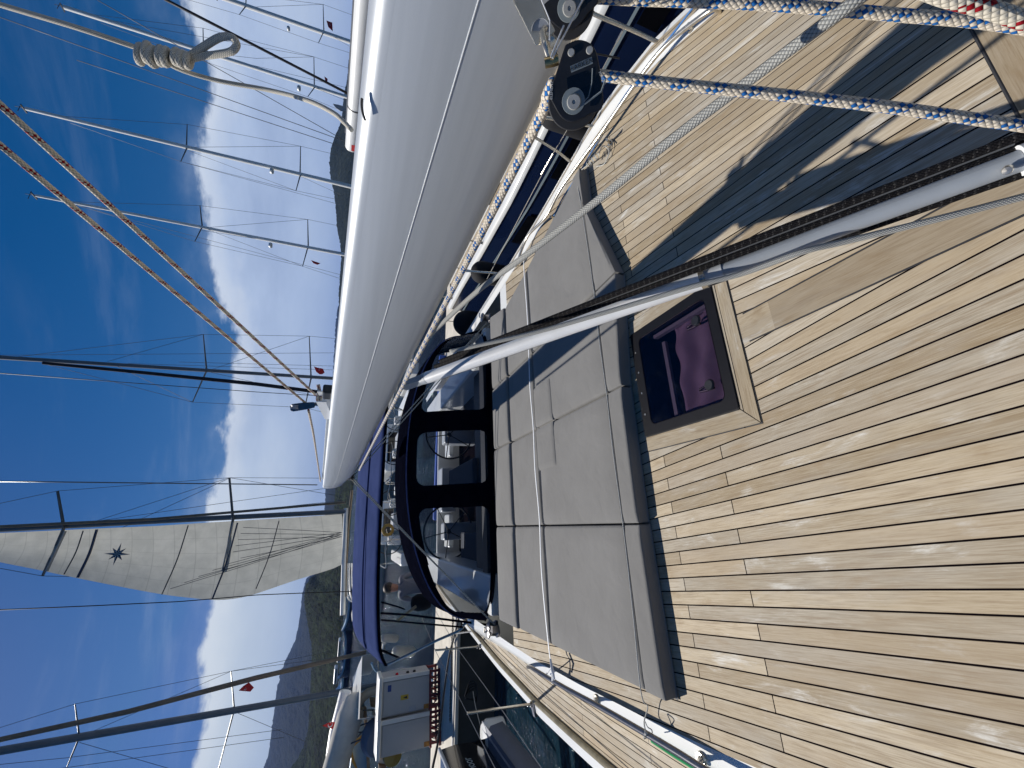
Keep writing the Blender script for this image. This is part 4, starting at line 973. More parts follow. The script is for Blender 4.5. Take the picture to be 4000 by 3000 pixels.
b=MB(); bA,bB=ext(c0,c1,.50),ext(c0,c1,.93); b.beam(bA-qn*.12+Vector((0,0,.09)),bB-qn*.12+Vector((0,0,.09)),.16,.20); setp(b.build('dock_bumper',K['royal_blue'],bevel=.04),'long royal blue bumper lying on the far edge of the quay','bumper')
# chain on the quay
b=MB(); ca,cb=ext(a0,a1,.04)+qn*.33,ext(a0,a1,.36)+qn*.38; 
for i in range(84):
    t=i/83; p=ca+(cb-ca)*t+Vector((0,.02*math.sin(t*17),.022)); u=(cb-ca).normalized(); w=Vector((0,0,1)) if i%2 else u.cross(Vector((0,0,1)))
    b.tube([p+u*.030*math.cos(a)+w*.016*math.sin(a) for a in [2*PI*k/8 for k in range(8)]],.0055,5,closed=True)
setp(b.build('mooring_chain',K['chain'],smooth=True),'rusty dark chain lying along the near edge of the quay','chain')
cord('mooring_line','thick black mooring line crossing the quay in front of the cabinets',[Z(1795,2400,-.85),Z(1776,2480,-.84),Z(1755,2560,-.80),Z(1735,2700,-.7),Z(1712,2890,-.4),Z(1690,3000,-.2),Z(1680,3080,-.1)],.022,K['rubber_black'],'rope',6,8)
b=MB()
for k in range(4): b.tube(spline([Z(1815,2720,-1.0),Z(1835,2700-12*k,-1.15),Z(1860,2690-6*k,-1.3),Z(1862,2720+6*k,-1.3),Z(1840,2732,-1.15),Z(1818,2728,-1.0)],4),.012,6)
setp(b.build('rope_coil',K['rubber_black'],smooth=True),'loops of black rope hanging off the quay face','rope')
# cabinets
def cabinet(pa,pb,label,extras):
    A,B=Z(*pa,-.9),Z(*pb,-.9); u=(B-A); wdt=u.length; u.normalize(); vv=Vector((-u.y,u.x,0)); vv=vv if vv.y>0 else -vv
    A=A+vv*.05; t=thing('electric_cabinet',label,'cabinet',A)
    zb=-.9+.27; h=1.0; dp=.55
    P=lambda a,bk,z:A+u*a+vv*bk+Vector((0,0,z))
    R=Matrix((u,vv,Vector((0,0,1)))).transposed()
    def bx(a0,a1,b0,b1,z0,z1,nm,m,par=t,bev=.008):
        g=MB(); g.box(P((a0+a1)/2,(b0+b1)/2,(z0+z1)/2),(a1-a0,b1-b0,z1-z0),R); return g.build(nm,K[m],par,bevel=bev)
    z0=.27; z1=1.36
    bx(.0,wdt-.03,.02,dp,z0,z1,'cabinet_body','cabinet_grey')
    d=bx(.10,wdt-.06,.0,.02,z0+.05,z1-.04,'door','cabinet_grey',bev=.004)
    bx(.0,.085,-.012,.02,z0,z1,'corner_post','cabinet_trim')
    bx(-.03,wdt,-.05,dp+.05,z1,z1+.09,'roof','cabinet_trim',bev=.02)
    if extras:
        s_=bx(wdt*.50,wdt*.62,-.006,-.001,z1-.60,z1-.42,'warning_sign','yellow_sign',d,.001)
        g=MB(); g.prism([P(wdt*.53,-.009,z1-.57),P(wdt*.60,-.009,z1-.57),P(wdt*.565,-.009,z1-.47)],0,h=-vv*.001); g.build('warning_symbol',K['rubber_black'],s_) 
        bx(wdt*.20,wdt*.36,-.006,-.001,z1-.20,z1-.12,'blue_plate','sign_blue',d,.001)
        bx(wdt*.80,wdt*.93,-.008,-.001,z1-.78,z1-.62,'sight_window','mid_grey',d,.003)
        for z,m in ((.62,'rubber_black'),(.78,'rubber_black'),(1.03,'red_lamp')):
            g=MB(); g.lathe(P(-.002,.10,z),-u,[(0,.04),(.03,.035),(.038,0),(.038,-.005)],14); g.build('alarm_lamp' if m=='red_lamp' else 'socket',K[m],t,smooth=True)
    else:
        bx(.16,wdt-.12,-.004,-.001,z0+.1,z1-.1,'door_panel','cabinet_grey',d,.002)
    bx(wdt-.14,wdt-.05,-.006,0.0,z0+.01,z0+.13,'rust_patch','rust',t,.001); 
    g=MB()
    for a in (.04,wdt*.35,wdt*.65,wdt-.08):
        for bk in (.04,dp-.04): g.box(P(a,bk,z0/2),(.05,.05,z0),R)
    for bk in (.04,dp-.04): g.box(P(wdt/2,bk,z0-.025),(wdt,.05,.05),R); g.box(P(wdt/2,bk,.03),(wdt,.045,.045),R)
    g.build('red_stand',K['red_frame'],t,bevel=.004)
    g=MB(); rr=random.Random(int(wdt*1000))
    for k in range(9):
        a=.1+(wdt-.2)*k/9; g.tube(spline([P(a,.1,z0),P(a+.05,.02,.16),P(a+rr.uniform(-.1,.15),-.02,.05),P(a+rr.uniform(-.1,.2),.1,.02)],3),.010,5)
    g.build('cables',K['rubber_black'],t,smooth=True)
cabinet((1722,2612),(1722,2768),'white electric cabinet with yellow warning sign on a red stand on the quay',True)
cabinet((1724,2770),(1726,2915),'plain white electric cabinet beside the one with the yellow sign',False)
# ================================================================== black hulled boat to starboard
bb=thing('motor_boat','glossy black hulled boat with a grey stern platform moored to starboard','boat',(-4.6,5,-1))
hx=-3.22; ysb=7.45
b=MB(); ys3=[-2+.5*i for i in range(19)]+[ysb]
b.grid([[Vector((hx-.10*(ysb-y)*.0+.0,y,-.02)),Vector((hx+.02,y,-.25)),Vector((hx+.0,y,-.5)),Vector((hx-.08,y,-.74))] for y in ys3]); 
b.grid([[Vector((hx-k*.28,ysb+.10*math.sin(k*.28)-.02*k,z)) for k in range(9)] for z in (-.02,-.3,-.74)])
b.grid([[Vector((hx-.02,y,-.018)),Vector((hx-2.4,y,-.018))] for y in ys3])
b.build('hull',K['black_hull'],bb,smooth=50)
b=MB(); b.grid([[Vector((hx+.07,y,-.72)),Vector((hx+.16,y,-.80)),Vector((hx+.17,y,-1.02)),Vector((hx+.06,y,-1.12))] for y in ys3+[ysb+.15]]); b.grid([[Vector((hx+.16-k*.3,ysb+.2-.02*k*k*.4,z)) for k in range(9)] for z in (-.74,-1.12)])
b.grid([[Vector((hx+.16,y,-.735)),Vector((hx-.2,y,-.735))] for y in ys3+[ysb+.2]])
b.build('rub_collar',K['rubber_collar'],bb,smooth=60)
b=MB(); b.lathe(Vector((hx-.05,ysb+.10,-.9)),(0,0,1),[(.24,-.16),(.25,.10),(.20,.17),(0,.19)],20); b.build('platform_end',K['gelcoat'],bb,smooth=True)
b=MB(); b.tube([Vector((hx+.01,y,-.0)) for y in ys3],.025,8); b.build('gunwale',K['gelcoat_grey'],bb,smooth=True)
tR=Matrix((Vector((0,-1,0)),Vector((0,0,1)),Vector((1,0,0)))).transposed()
# lettering reads from the bow towards the stern
tR=Matrix((Vector((0,1,0)),Vector((0,0,1)),Vector((1,0,0)))).transposed()
text('hull_lettering','ode&moor',.17,K['stripe_grey'],Vector((hx+.028,6.62,-.30)),tR,bb,.001)
cord('mooring_line','pale thin line strung from the stern of the black boat across the water',[Z(1905,2935,-1.0),Z(1860,2770,-1.0),Z(1848,2700,-1.0)],.006,K['rope_thin'],'rope',3,6)
# ================================================================== boats beyond the quay
def loft(ds,prof,dirv_):
    pass
def bowboat(name,label,bow,stern,beam,fb,m,cat='boat',deckm='gelcoat',z0=WZ-.2):
    bow=Vector(bow);stern=Vector(stern);d=(stern-bow);L=d.length;d.normalize();s=Vector((d.y,-d.x,0))
    t=thing(name,label,cat,(bow+stern)/2); g=MB(); rows=[];dk=[]
    for i in range(25):
        t_=i/24; hw=beam/2*min(1,(math.sin(min(1,t_*1.9)*PI/2))**.75); c=bow+d*L*t_; f=fb*(1.12-.18*t_)
        rows.append([c+s*hw*k2+Vector((0,0,z)) for k2,z in ((-1,f+WZ-z0*0),(-.98,WZ+f*.6),(-.82,WZ+f*.2),(-.5,WZ-.25),(.5,WZ-.25),(.82,WZ+f*.2),(.98,WZ+f*.6),(1,f+WZ))])
        if i==0: rows[-1]=[c+Vector((0,0,z))-d*(.25*(z-WZ)) for z in (f+WZ,WZ+f*.6,WZ+f*.2,WZ-.25,WZ-.25,WZ+f*.2,WZ+f*.6,f+WZ)]
        dk.append([rows[-1][0]-Vector((0,0,.03)),c+Vector((0,0,f+WZ+.05)),rows[-1][-1]-Vector((0,0,.03))])
    g.grid(rows); g.add(rows[-1],[tuple(range(8))]); g.build('hull',K[m],t,smooth=60)
    g=MB(); g.grid(dk); g.build('deck',K[deckm],t,smooth=True)
    return t,d,s
# white cruiser with two fenders
ct,d,s_=bowboat('motor_cruiser','white motor cruiser with grey fenders moored beyond the quay','',(0,0,0),1,1,'gelcoat') if False else bowboat('motor_cruiser','white motor cruiser with grey fenders moored beyond the quay',(-4.15,14.3,WZ),(-8.0,24,WZ),2.7,1.65,'gelcoat')
b=MB(); b.grid([[Vector((-5.0-2.3*t,16.8+6*t,-.1))+s_*(k*.95)*(1-.12*abs(h-.5))+Vector((0,0,h*.75)) for k in (-1,-.95,-.5,0,.5,.95,1) for h in ((0 if abs(k)==1 else 1),)] for t in (0,.02,.5,1)]); b.build('cabin',K['gelcoat'],ct,smooth=50)
b=MB(); b.tube(spline([Y(1452,2590,15.6),Y(1462,2612,15.8),Y(1482,2630,16.0),Y(1500,2640,16.2)],5),.035,8); b.build('windscreen_frame',K['pale_blue_paint'],ct,smooth=True)
b=MB(); b.tube([Y(1500,2512,14.6),Y(1497,2530,14.8),Y(1502,2548,15)],.05,8); b.tube(spline([Y(1490,2500,14.6),Y(1480,2540,15),Y(1478,2590,16),Y(1480,2640,18)],4),.02,6); b.build('pulpit',K['steel'],ct,smooth=True)
def fend2(px,py,y,r,L,label):
    c=Y(px,py,y); t=thing('fender',label,'fender',c); ax=Vector((.25,-.35,1)).normalized()
    prof=[(0,-L/2)]+[(r*math.cos(a),-L/2+r+r*math.sin(a)) for a in [(-PI/2+PI/2*i/6) for i in range(7)]]+[(r*math.cos(a),L/2-r+r*math.sin(a)) for a in [PI/2*i/6 for i in range(7)]]
    b=MB(); b.lathe(c,ax,prof,18); b.build('body',K['fender_grey'],t,smooth=True)
    b=MB(); b.tube([c+ax*L*.48,c+ax*(L*.5+.3)],.012,6); b.build('lanyard',K['stay_dark'],t,smooth=True)
fend2(1522,2493,14.2,.11,.58,'grey fender hanging clear of the bow over the water')
fend2(1578,2545,14.0,.145,.75,'larger grey fender against the side of the white cruiser')
# wooden gulet lying behind the cabinets
gu,d,s_=bowboat('wooden_gulet','cream hulled wooden gulet behind the electric cabinets','',(0,0,0),1,1,'x') if False else bowboat('wooden_gulet','cream hulled wooden gulet behind the electric cabinets',(-3.6,19,WZ),(-14.5,21.5,WZ),4.6,1.5,'cream_hull','boat','tan_wood')
def qbox(pts,y,th,nm,m,par,bev=.0):
    g=MB(); P=[Y(px,py,y) for px,py in pts]; g.prism(P,0,h=(0,th,0)); return g.build(nm,K[m],par,bevel=bev)
qbox([(1385,2860),(1365,3010),(1440,3040),(1432,2890),(1425,2760)],18.6,1.5,'deckhouse','pale_blue_paint',gu,.02)
qbox([(1420,2770),(1432,2772),(1448,3040),(1436,3040)],18.3,.3,'cap_rail','tan_wood',gu)
qbox([(1380,2900),(1432,2862),(1432,2874),(1384,2915)],18.4,.1,'trim','ochre',gu)
qbox([(1374,2930),(1368,2940),(1374,2975),(1392,3010),(1398,3010),(1384,2972)],18.4,.1,'trim','ochre',gu)
b=MB(); b.lathe(Y(1475,2880,17.4),(0,1,.1),[(0,-.5),(.42,-.4),(.55,0),(.42,.5),(0,.6)],24); b.build('grey_drum_cover',K['rubber_collar'],gu,smooth=True)
b=MB(); b.lathe(Y(1530,2945,17.2),(0,1,.1),[(0,-.3),(.28,-.2),(.30,0),(.28,.3),(0,.4)],24); b.build('buoy',K['ochre'],gu,smooth=True)
for (a,c) in (((1405,2775),(1480,2772)),((1395,2880),(1490,2780)),((1392,2840),(1500,2800)),((1310,2930),(1490,2855)),((1388,2860),(1490,2862))):
    b=MB(); b.tube([Y(*a,18),Y(*c,17.2)],.022,6); b.build('shroud',K['stay'],gu,smooth=True)
for k,(px,py) in enumerate(((1445,2740),(1455,2790),(1462,2830),(1470,2960),(1478,2990))):
    qbox([(px,py),(px+30,py+4),(px+32,py+26),(px+3,py+22)],18.2-.1*k,.5,'deck_gear',('tan_wood','cream_hull','tan_wood','cream_hull','tan_wood')[k],gu,.03)
sc_=thing('boom','boom wrapped in a long cream sail cover above the gulet','boom',Y(1340,2850,18))
b=MB(); cl=[(1420,2725,.12),(1385,2745,.30),(1370,2790,.37),(1350,2860,.36),(1330,2930,.34),(1310,3000,.34),(1290,3080,.33)]
P=spline([Y(px,py,18) for px,py,_ in cl],5); n_=len(P); R_=[interp([(i/6,c[2]) for i,c in enumerate(cl)],k/(n_-1)) for k in range(n_)]
b.tube(P,R_,16,flat=1.2); b.build('sail_cover',K['canvas_cream'],sc_,smooth=True)
b=MB(); b.tube([Y(1500,2690,17.8),Y(1440,2705,18),Y(1395,2745,18)],.15,10); b.build('cover_skirt',K['canvas_cream'],sc_,smooth=True)
b=MB(); b.tube([Y(1350,2700,20),Y(1310,2860,20),Y(1280,3080,20)],.22,12); setp(b.build('boom',K['mast_white'],smooth=True),'bare pale grey boom lying just above the cream sail cover','boom')
b=MB(); b.tube([Y(1325,2840,19.5),Y(1292,3010,19.5),Y(1285,3060,19.5)],.12,10); setp(b.build('awning_pole',K['gelcoat'],smooth=True),'slim white pole above the pale grey boom at the starboard edge','pole')
# person on the quay
def person(cx,cy,z0,label):
    t=thing('person',label,'person',(cx,cy,z0)); h=1.74
    J={'pel':(0,0,.93),'ch':(.0,-.03,1.28),'nk':(0,-.04,1.47),'hd':(0.01,-.06,1.60),'hdt':(0.02,-.07,1.70),
       'ls':(-.18,-.03,1.42),'le':(-.26,.02,1.15),'lh':(-.20,-.16,.98),'rs':(.18,-.03,1.42),'re':(.24,.03,1.15),'rh':(.30,-.16,.95),
       'lt':(-.10,0,.90),'lk':(-.11,-.03,.50),'la':(-.11,0,.09),'lf':(-.12,-.16,.04),'rt':(.10,0,.90),'rk':(.11,-.03,.50),'ra':(.12,.03,.09),'rf':(.13,-.13,.04)}
    Rr={'pel':.15,'ch':.165,'nk':.06,'hd':.095,'hdt':.085,'ls':.075,'le':.048,'lh':.036,'rs':.075,'re':.048,'rh':.036,'lt':.10,'lk':.062,'la':.042,'lf':.04,'rt':.10,'rk':.062,'ra':.042,'rf':.04}
    E=[('pel','ch'),('ch','nk'),('nk','hd'),('hd','hdt'),('ch','ls'),('ls','le'),('le','lh'),('ch','rs'),('rs','re'),('re','rh'),('pel','lt'),('lt','lk'),('lk','la'),('la','lf'),('pel','rt'),('rt','rk'),('rk','ra'),('ra','rf')]
    ks=list(J); me=bpy.data.meshes.new('body'); me.from_pydata([J[k] for k in ks],[(ks.index(a),ks.index(b_)) for a,b_ in E],[])
    ob=bpy.data.objects.new('body',me); S.collection.objects.link(ob); ob.parent=t
    md=ob.modifiers.new('skin','SKIN'); sv=me.skin_vertices[0].data
    for i,k in enumerate(ks): sv[i].radius=(Rr[k],Rr[k]*(.72 if k in('ch','pel') else 1)); sv[i].use_root=(k=='pel')
    q=ob.modifiers.new('s','SUBSURF'); q.levels=2; q.render_levels=2
    m_,n=mat('person_mat'); _,_,z=n.sep(n.tc('Object')); 
    c=n.mix(n.m('GREATER_THAN',z,.93),(.03,.035,.06),(.19,.195,.23)); c=n.mix(n.m('GREATER_THAN',z,1.475),c,(.33,.17,.11)); c=n.mix(n.m('LESS_THAN',z,.10),c,(.6,.6,.6))
    n.out(n.pbr(c,.8)); me.materials.append(m_)
    hb=MB(); o=Vector((cx,cy,z0)); hb.lathe(o+Vector((.015,-.045,1.64)),(0,.15,1),[(.088,-.05),(.108,.0),(.10,.06),(.06,.11),(0,.125)],18); hb.build('hair',K['hair'],t,smooth=True)
    for sx,hh in ((-1,'lh'),(1,'rh')):
        g=MB(); p=o+Vector(J[hh])
        for k in range(4): g.tube([p,p+Vector(((k-1.5)*.016,-.03,-.035)),p+Vector(((k-1.5)*.018,-.035,-.075+.006*abs(k-1.5)))],[.012,.009,.006],6)
        g.tube([p,p+Vector((-sx*.03,-.03,-.02)),p+Vector((-sx*.035,-.05,-.045))],[.012,.010,.007],6); g.build('hand',K['skin'],t,smooth=True)
    for sx in (-1,1):
        g=MB(); g.lathe(o+Vector((.012+sx*.033,-.148,1.628)),(0,-1,0),[(0,.006),(.009,.003),(.011,0)],8); g.build('eye',K['window_black'],t,smooth=True)
    g=MB(); g.tube([o+Vector((.012,-.150,1.62)),o+Vector((.012,-.172,1.595)),o+Vector((.012,-.155,1.588))],[.010,.013,.008],6); g.build('nose',K['skin'],t,smooth=True)
    return t
b=MB(); b.box((XC,9.52,-1.04),(4.3,.75,.08)); b.build('swim_platform',K['teak_margin'],yacht,bevel=.02)
person(-1.20,9.45,-1.0,'person in a grey shirt with dark hair standing at the stern of this yacht')
# sterns of two boats across the quay
for k,(x,y,wl,lab) in enumerate(((.15,14.2,3.0,'white yacht stern beyond the quay seen just under the bimini, starboard one'),(3.1,14.0,3.6,'white yacht stern beyond the quay seen just under the bimini, port one'),(6.9,13.8,3.6,'white yacht stern beyond the quay half hidden by the boom'))):
    t,d,s_=bowboat('moored_yacht',lab,(x,y+12,WZ),(x,y,WZ),wl,1.3,'gelcoat','yacht')
    b=MB(); b.box((x,y+5.6,.0),(wl*.55,4.6,.5)); b.build('coachroof',K['gelcoat'],t,bevel=.12,seg=3)
    b=MB(); b.box((x,y+3.28,-.02),(wl*.34,.03,.36)); b.build('companionway',K['window_black'],t)
    for sx in (-1,1):
        b=MB(); b.box((x+sx*wl*.40,y+1.8,-.36),(wl*.13,3.0,.34)); b.build('coaming',K['gelcoat'],t,bevel=.06)
        b=MB(); c=Vector((x+sx*.62,y+1.0,.12)); b.tube([c+Vector((.42*math.cos(a),-.05*math.sin(a),.42*math.sin(a))) for a in [2*PI*i/36 for i in range(36)]],.017,6,closed=True)
        w=b.build('steering_wheel',K['rubber_black'],t,smooth=True)
        b=MB(); 
        for q in range(5): a=2*PI*q/5+.3; b.tube([c,c+Vector((.42*math.cos(a),-.05*math.sin(a),.42*math.sin(a)))],.010,5)
        b.build('spokes',K['steel'],w,smooth=True)
        b=MB(); b.box((x+sx*.62,y+1.25,-.15),(.3,.3,.6)); b.build('helm_pedestal',K['gelcoat'],t,bevel=.05)
        b=MB(); b.tube(spline([Vector((x+sx*wl*.46,y+1.6,-.45)),Vector((x+sx*wl*.46,y+1.6,.28)),Vector((x+sx*wl*.46,y+.2,.30)),Vector((x+sx*wl*.42,y-.05,.28)),Vector((x+sx*wl*.2,y-.1,.28)),Vector((x+sx*wl*.2,y-.1,-.45))],5),.016,6); b.build('pushpit_rail',K['steel'],t,smooth=True)
    b=MB(); b.box((x,y+2.2,-.25),(.6,.9,.4)); b.build('cockpit_table',K['gelcoat_grey'],t,bevel=.04)
b=MB(); b.lathe(Y(1515,2070,13.9),(0,-1,.1),[(.10,-.05),(.17,-.03),(.19,0),(.17,.03),(.10,.05),(.10,-.05)],20); setp(b.build('life_ring',K['ochre'],smooth=True),'yellow life ring on the stern rail beyond the quay','life ring')
# ================================================================== marina masts
def seg(p,q,yy_): return [Y(*p,yy_),Y(*q,yy_)]
def mastyacht(label,base_,top_,yy_,wb,wt,m,spreads,stays,extra=None,group='yacht masts rising beyond the boom'):
    A=Y(*base_,yy_); Bt=Y(*top_,yy_); ft=Vector((A.x,A.y,-.6)); 
    t=thing('yacht_mast',label,'mast',A,group)
    b=MB(); rb=wb*yy_/F*.50; rt=wt*yy_/F*.50; b.tube([A-(Bt-A).normalized()*2.2,A,Bt],[rb,rb,rt],14,flat=.8); b.build('mast_tube',K[m],t,smooth=True)
    for (mp,tips) in spreads:
        for tp in tips:
            g=MB(); g.tube([Y(*mp,yy_),Y(*tp,yy_)],[.035,.02],6); g.build('spreader',K['mast_grey'],t,smooth=True)
    for pl in stays:
        g=MB(); g.tube([Y(px,py,yy_) for px,py in pl],.0085 if len(pl)<9 else .01,5); g.build('shroud',K['stay'],t,smooth=True)
    b=MB(); b.tube([Bt,Bt+Vector((0,0,.35))],.012,5); b.beam(Bt+Vector((0,-.15,.08)),Bt+Vector((0,.25,.08)),.05,.04); b.tube([Bt+Vector((-.25,0,.2)),Bt+Vector((.2,0,.2))],.012,5); b.build('masthead_gear',K['stay_dark'],t,smooth=True)
    if extra:
        for px,py,r in extra:
            g=MB(); g.lathe(Y(px,py,yy_-.1),(0,0,1),[(0,-r*.55),(r*.8,-r*.45),(r,0),(r*.75,r*.5),(0,r*.6)],14); g.build('radar_dome',K['mast_white'],t,smooth=True)
    return t
mastyacht('white mast second from the port side, behind the loop of white rope',(1358,380),(250,28),20,17,17,'mast_white',
 [((795,205),[(793,110),(775,232)]),((1228,342),[(1226,222),(1202,378)])],
 [[(350,55),(793,110),(1226,222),(1366,268)],[(395,90),(775,232),(1202,378),(1350,440)],[(380,70),(1225,222)],[(1228,342),(1300,372),(1358,395)],[(795,205),(1000,228),(1226,222)],[(800,210),(1366,345)]],[(1168,345,.17)])
mastyacht('white mast at the port edge of the sky, above the neighbouring boom',(1372,165),(850,-15),20,21,21,'mast_white',
 [((960,24),[(935,57),(962,-20)]),((1265,122),[(1262,17),(1244,168)])],
 [[(935,57),(1244,168),(1372,208)],[(600,-40),(935,57)],[(962,-20),(1262,17),(1385,62)],[(975,28),(1262,17)],[(1265,122),(1372,185)]],[(1127,112,.15)])
mastyacht('bare white mast between the rope knot and the two red flecked lines',(1368,728),(100,424),20,20,13,'mast_white',
 [((728,583),[(731,486),(706,631)]),((1172,688),[(1174,571),(1156,745)])],
 [[(215,452),(731,486),(1174,571),(1320,606)],[(275,480),(706,631),(1156,745),(1322,780)],[(735,575),(1174,571)],[(740,590),(1156,745)],[(1172,688),(1330,760)],[(706,631),(1330,800)]],[(1062,668,.16)])
mastyacht('slim white mast crossed by the upper red flecked line near its top',(1350,995),(140,764),21,17,10,'mast_white',
 [((790,886),[(781,803),(761,943)]),((1204,960),[(1202,857),(1182,1040)])],
 [[(280,788),(781,803),(1202,857),(1322,882)],[(300,800),(761,943),(1182,1040),(1340,1092)],[(795,890),(1202,857)],[(800,892),(1182,1040)],[(310,805),(1338,1075)],[(790,900),(1335,985)]],[(1057,958,.15)])
mastyacht('tall grey mast just beyond the sheave block on the boom',(1302,1478),(-40,1394),20,15,15,'mast_grey',
 [((807,1448),[(794,1306),(752,1571)]),((1215,1477),[(1208,1313),(1191,1592)])],
 [[(-40,1392),(50,1396),(794,1306),(1208,1313),(1316,1323)],[(160,1418),(752,1571),(1191,1592),(1290,1618)],[(420,1412),(794,1306)],[(430,1418),(752,1571)],[(820,1446),(1000,1384),(1208,1313)],[(-40,1388),(1330,1378)],[(825,1455),(1290,1560)],[(700,1414),(1310,1430)],[(500,1420),(1300,1445)]])
b=MB(); b.tube([Y(168,1418,19.5),Y(560,1456,19.5),Y(1000,1500,19.5),Y(1296,1538,19.5)],[.06,.075,.085,.085],10); setp(b.build('furled_genoa',K['sail_black'],smooth=True),'black furled headsail hanging beside the tall grey mast','sail')
for lab,pl,r,y in (('dark wire stay crossing the sky just below the tall grey mast',[(-40,1455),(1000,1531),(1300,1548)],.012,16),
 ('dark wire stay that ends at the tip of the boom',[(-40,1880),(600,1887),(1240,1894)],.010,9),
 ('dark wire stay crossing the sky below the big grey sail',[(-40,2384),(700,2350),(1005,2324),(1380,2310)],.013,16)):
    cord('stay',lab,[Y(px,py,y) for px,py in pl],r,K['stay_dark'] if 'tip' not in lab else K['mast_grey'],'stay',2,6)
mastyacht('grey mast nearest the starboard edge, with a small pale sail at its foot',(1335,2702),(-40,2940),24,20,22,'mast_grey',
 [((310,2880),[(293,2750),(262,2995)]),((915,2772),[(903,2622),(852,3010)])],
 [[(-40,2855),(293,2750),(903,2622),(1290,2545)],[(350,2862),(903,2622)],[(-40,2990),(262,2960),(1100,2850)],[(310,2900),(860,3060)],[(903,2622),(1290,2570)],[(915,2780),(1200,2900)],[(-40,3040),(1110,2880)]])
b=MB(); b.tube([Y(-40,2898,23),Y(500,2780,23),Y(1000,2648,23),Y(1430,2548,23)],[.085,.095,.10,.085],10); setp(b.build('furled_headsail',K['mast_wood'],smooth=True),'brown furled headsail slanting down beside the starboard grey mast','sail')
def flag(name,label,pts,y,m='red_flag',cres=None):
    t=MB(); P=[Y(px,py,y) for px,py in pts]; t.prism(P,0,h=(0,.01,0)); o=setp(t.build(name,K[m]),label,'flag')
    if cres:
        px,py,r=cres; g=MB(); c=Y(px,py,y-.012); 
        o1=[c+Vector((r*math.cos(a),0,r*math.sin(a))) for a in [math.radians(50+260*i/16) for i in range(17)]]; i1=[c+Vector((r*.28+r*.78*math.cos(a),0,r*.78*math.sin(a))) for a in [math.radians(62+236*i/16) for i in range(17)]]
        g.prism(o1+i1[::-1],0,h=(0,.004,0)); s=[]
        for k in range(10):
            rr=r*.45 if k%2==0 else r*.18; a=2*PI*k/10; s.append(c+Vector((r*1.05+rr*math.cos(a),0,rr*math.sin(a))))
        g.prism(s,0,h=(0,.004,0)); g.build('crescent_star',K['white_mark'],o)
flag('flag','small red flag with white crescent on the port edge mast',[(1275,80),(1298,88),(1300,122),(1282,105)],19.8,cres=(1288,96,.05))
flag('flag','tiny red flag beside the thick black stay',[(1267,298),(1280,308),(1278,328),(1271,318)],19.6)
flag('flag','tiny red flag low beside the slim white mast',[(1215,1016),(1232,1022),(1252,1028),(1240,1034),(1224,1028)],20)
flag('flag','ragged red flag with a white mark by the tall grey mast',[(1226,1431),(1240,1436),(1262,1440),(1268,1456),(1258,1462),(1248,1462),(1235,1452)],18,cres=(1247,1444,.03))
flag('flag','red flag with a white mark flying beside the starboard grey mast',[(932,2698),(950,2680),(972,2665),(992,2686),(978,2702),(955,2700)],22,cres=(958,2692,.04))
flag('flag','drooping red flag with white crescent above the gulet boom',[(1260,2835),(1290,2820),(1330,2822),(1340,2828),(1318,2838),(1300,2848),(1280,2842)],19,cres=(1290,2832,.08))
flag('pennant','ragged grey pennant above the neighbouring boom',[(1300,405),(1318,408),(1345,415),(1352,432),(1330,434),(1310,420)],14,'mid_grey')
# ================================================================== big sailing gulet with its sail up
gs_=thing('sailing_ship','large sailing ship with a tall grey white sail bearing a dark star','ship',Y(1347,1989,40))
yg=40
sl_=[(-60,2078),(0,2082),(300,2068),(600,2055),(900,2036),(1200,2018),(1335,2008)]      # luff along the mast
le=[(-60,2178),(0,2196),(150,2226),(300,2258),(600,2316),(750,2336),(850,2344),(940,2335),(1010,2316),(1150,2268),(1290,2225),(1335,2140)]
NL=48
def samp(tab,t):
    P=[Vector((a,b_,0)) for a,b_ in tab]; ds=[0]
    for p,q in zip(P,P[1:]): ds.append(ds[-1]+(q-p).length)
    s=t*ds[-1]
    for i in range(len(P)-1):
        if s<=ds[i+1]+1e-9: k=(s-ds[i])/(ds[i+1]-ds[i]); return P[i]+(P[i+1]-P[i])*k
    return P[-1]
rows=[]
lec=spline([Vector((x,y,0)) for x,y in le[:-1]]+[Vector((1335,2205,0))],10); lec=[(p.x,p.y) for p in lec]
for i in range(NL+1):
    t=i/NL; xa=-60+1395*t; ya=interp(sl_,xa); r=[]
    for j in range(21):
        u=j/20; xb=xa; yb_=interp(lec,xb); bow=14*math.sin(u*PI)
        xx=min(1338,xa-55*u*(1-t)+bow); 
        yl=interp(sl_,xx); yr=interp(lec,xx)
        r.append(Y(xx,yl+(yr-yl)*u,yg-.55*math.sin(u*PI)*math.sin(PI*(.12+.8*t))))
    rows.append(r)
b=MB(); b.grid(rows); sail=b.build('mainsail',K['sailcloth'],gs_,smooth=180)
def sail_line(p,q,r,m,nm='reef_band'):
    g=MB(); P=spline([Y(px,py,yg-.72) for px,py in (p,((p[0]+q[0])/2+8,(p[1]+q[1])/2),q)],5); g.tube(P,r,6); g.build(nm,K[m],sail,smooth=True)
sail_line((378,2068),(303,2256),.09,'blue_hull'); sail_line((928,2042),(830,2338),.06,'blue_hull'); sail_line((735,2052),(632,2322),.04,'sail_grey'); sail_line((325,2073),(250,2243),.04,'sail_grey'); sail_line((1090,2034),(1000,2300),.035,'sail_grey')
for (p,q,w) in (((255,2075),(182,2232),.28),((910,2040),(868,2230),.26)):
    g=MB(); A,B=Y(*p,yg-.8),Y(*q,yg-.8); g.beam(A,B,.05,w,up=(0,1,0)) ; g.build('batten_pocket',K['mid_grey'],sail)
for k in range(11):
    q=(1300-30*k if k<5 else 1190-75*(k-5),2060+15*k); sail_line((1335,2080+8*(k%3)),(q[0]-350+20*k,2060+24*k),.018,'sail_grey','lazy_jack')
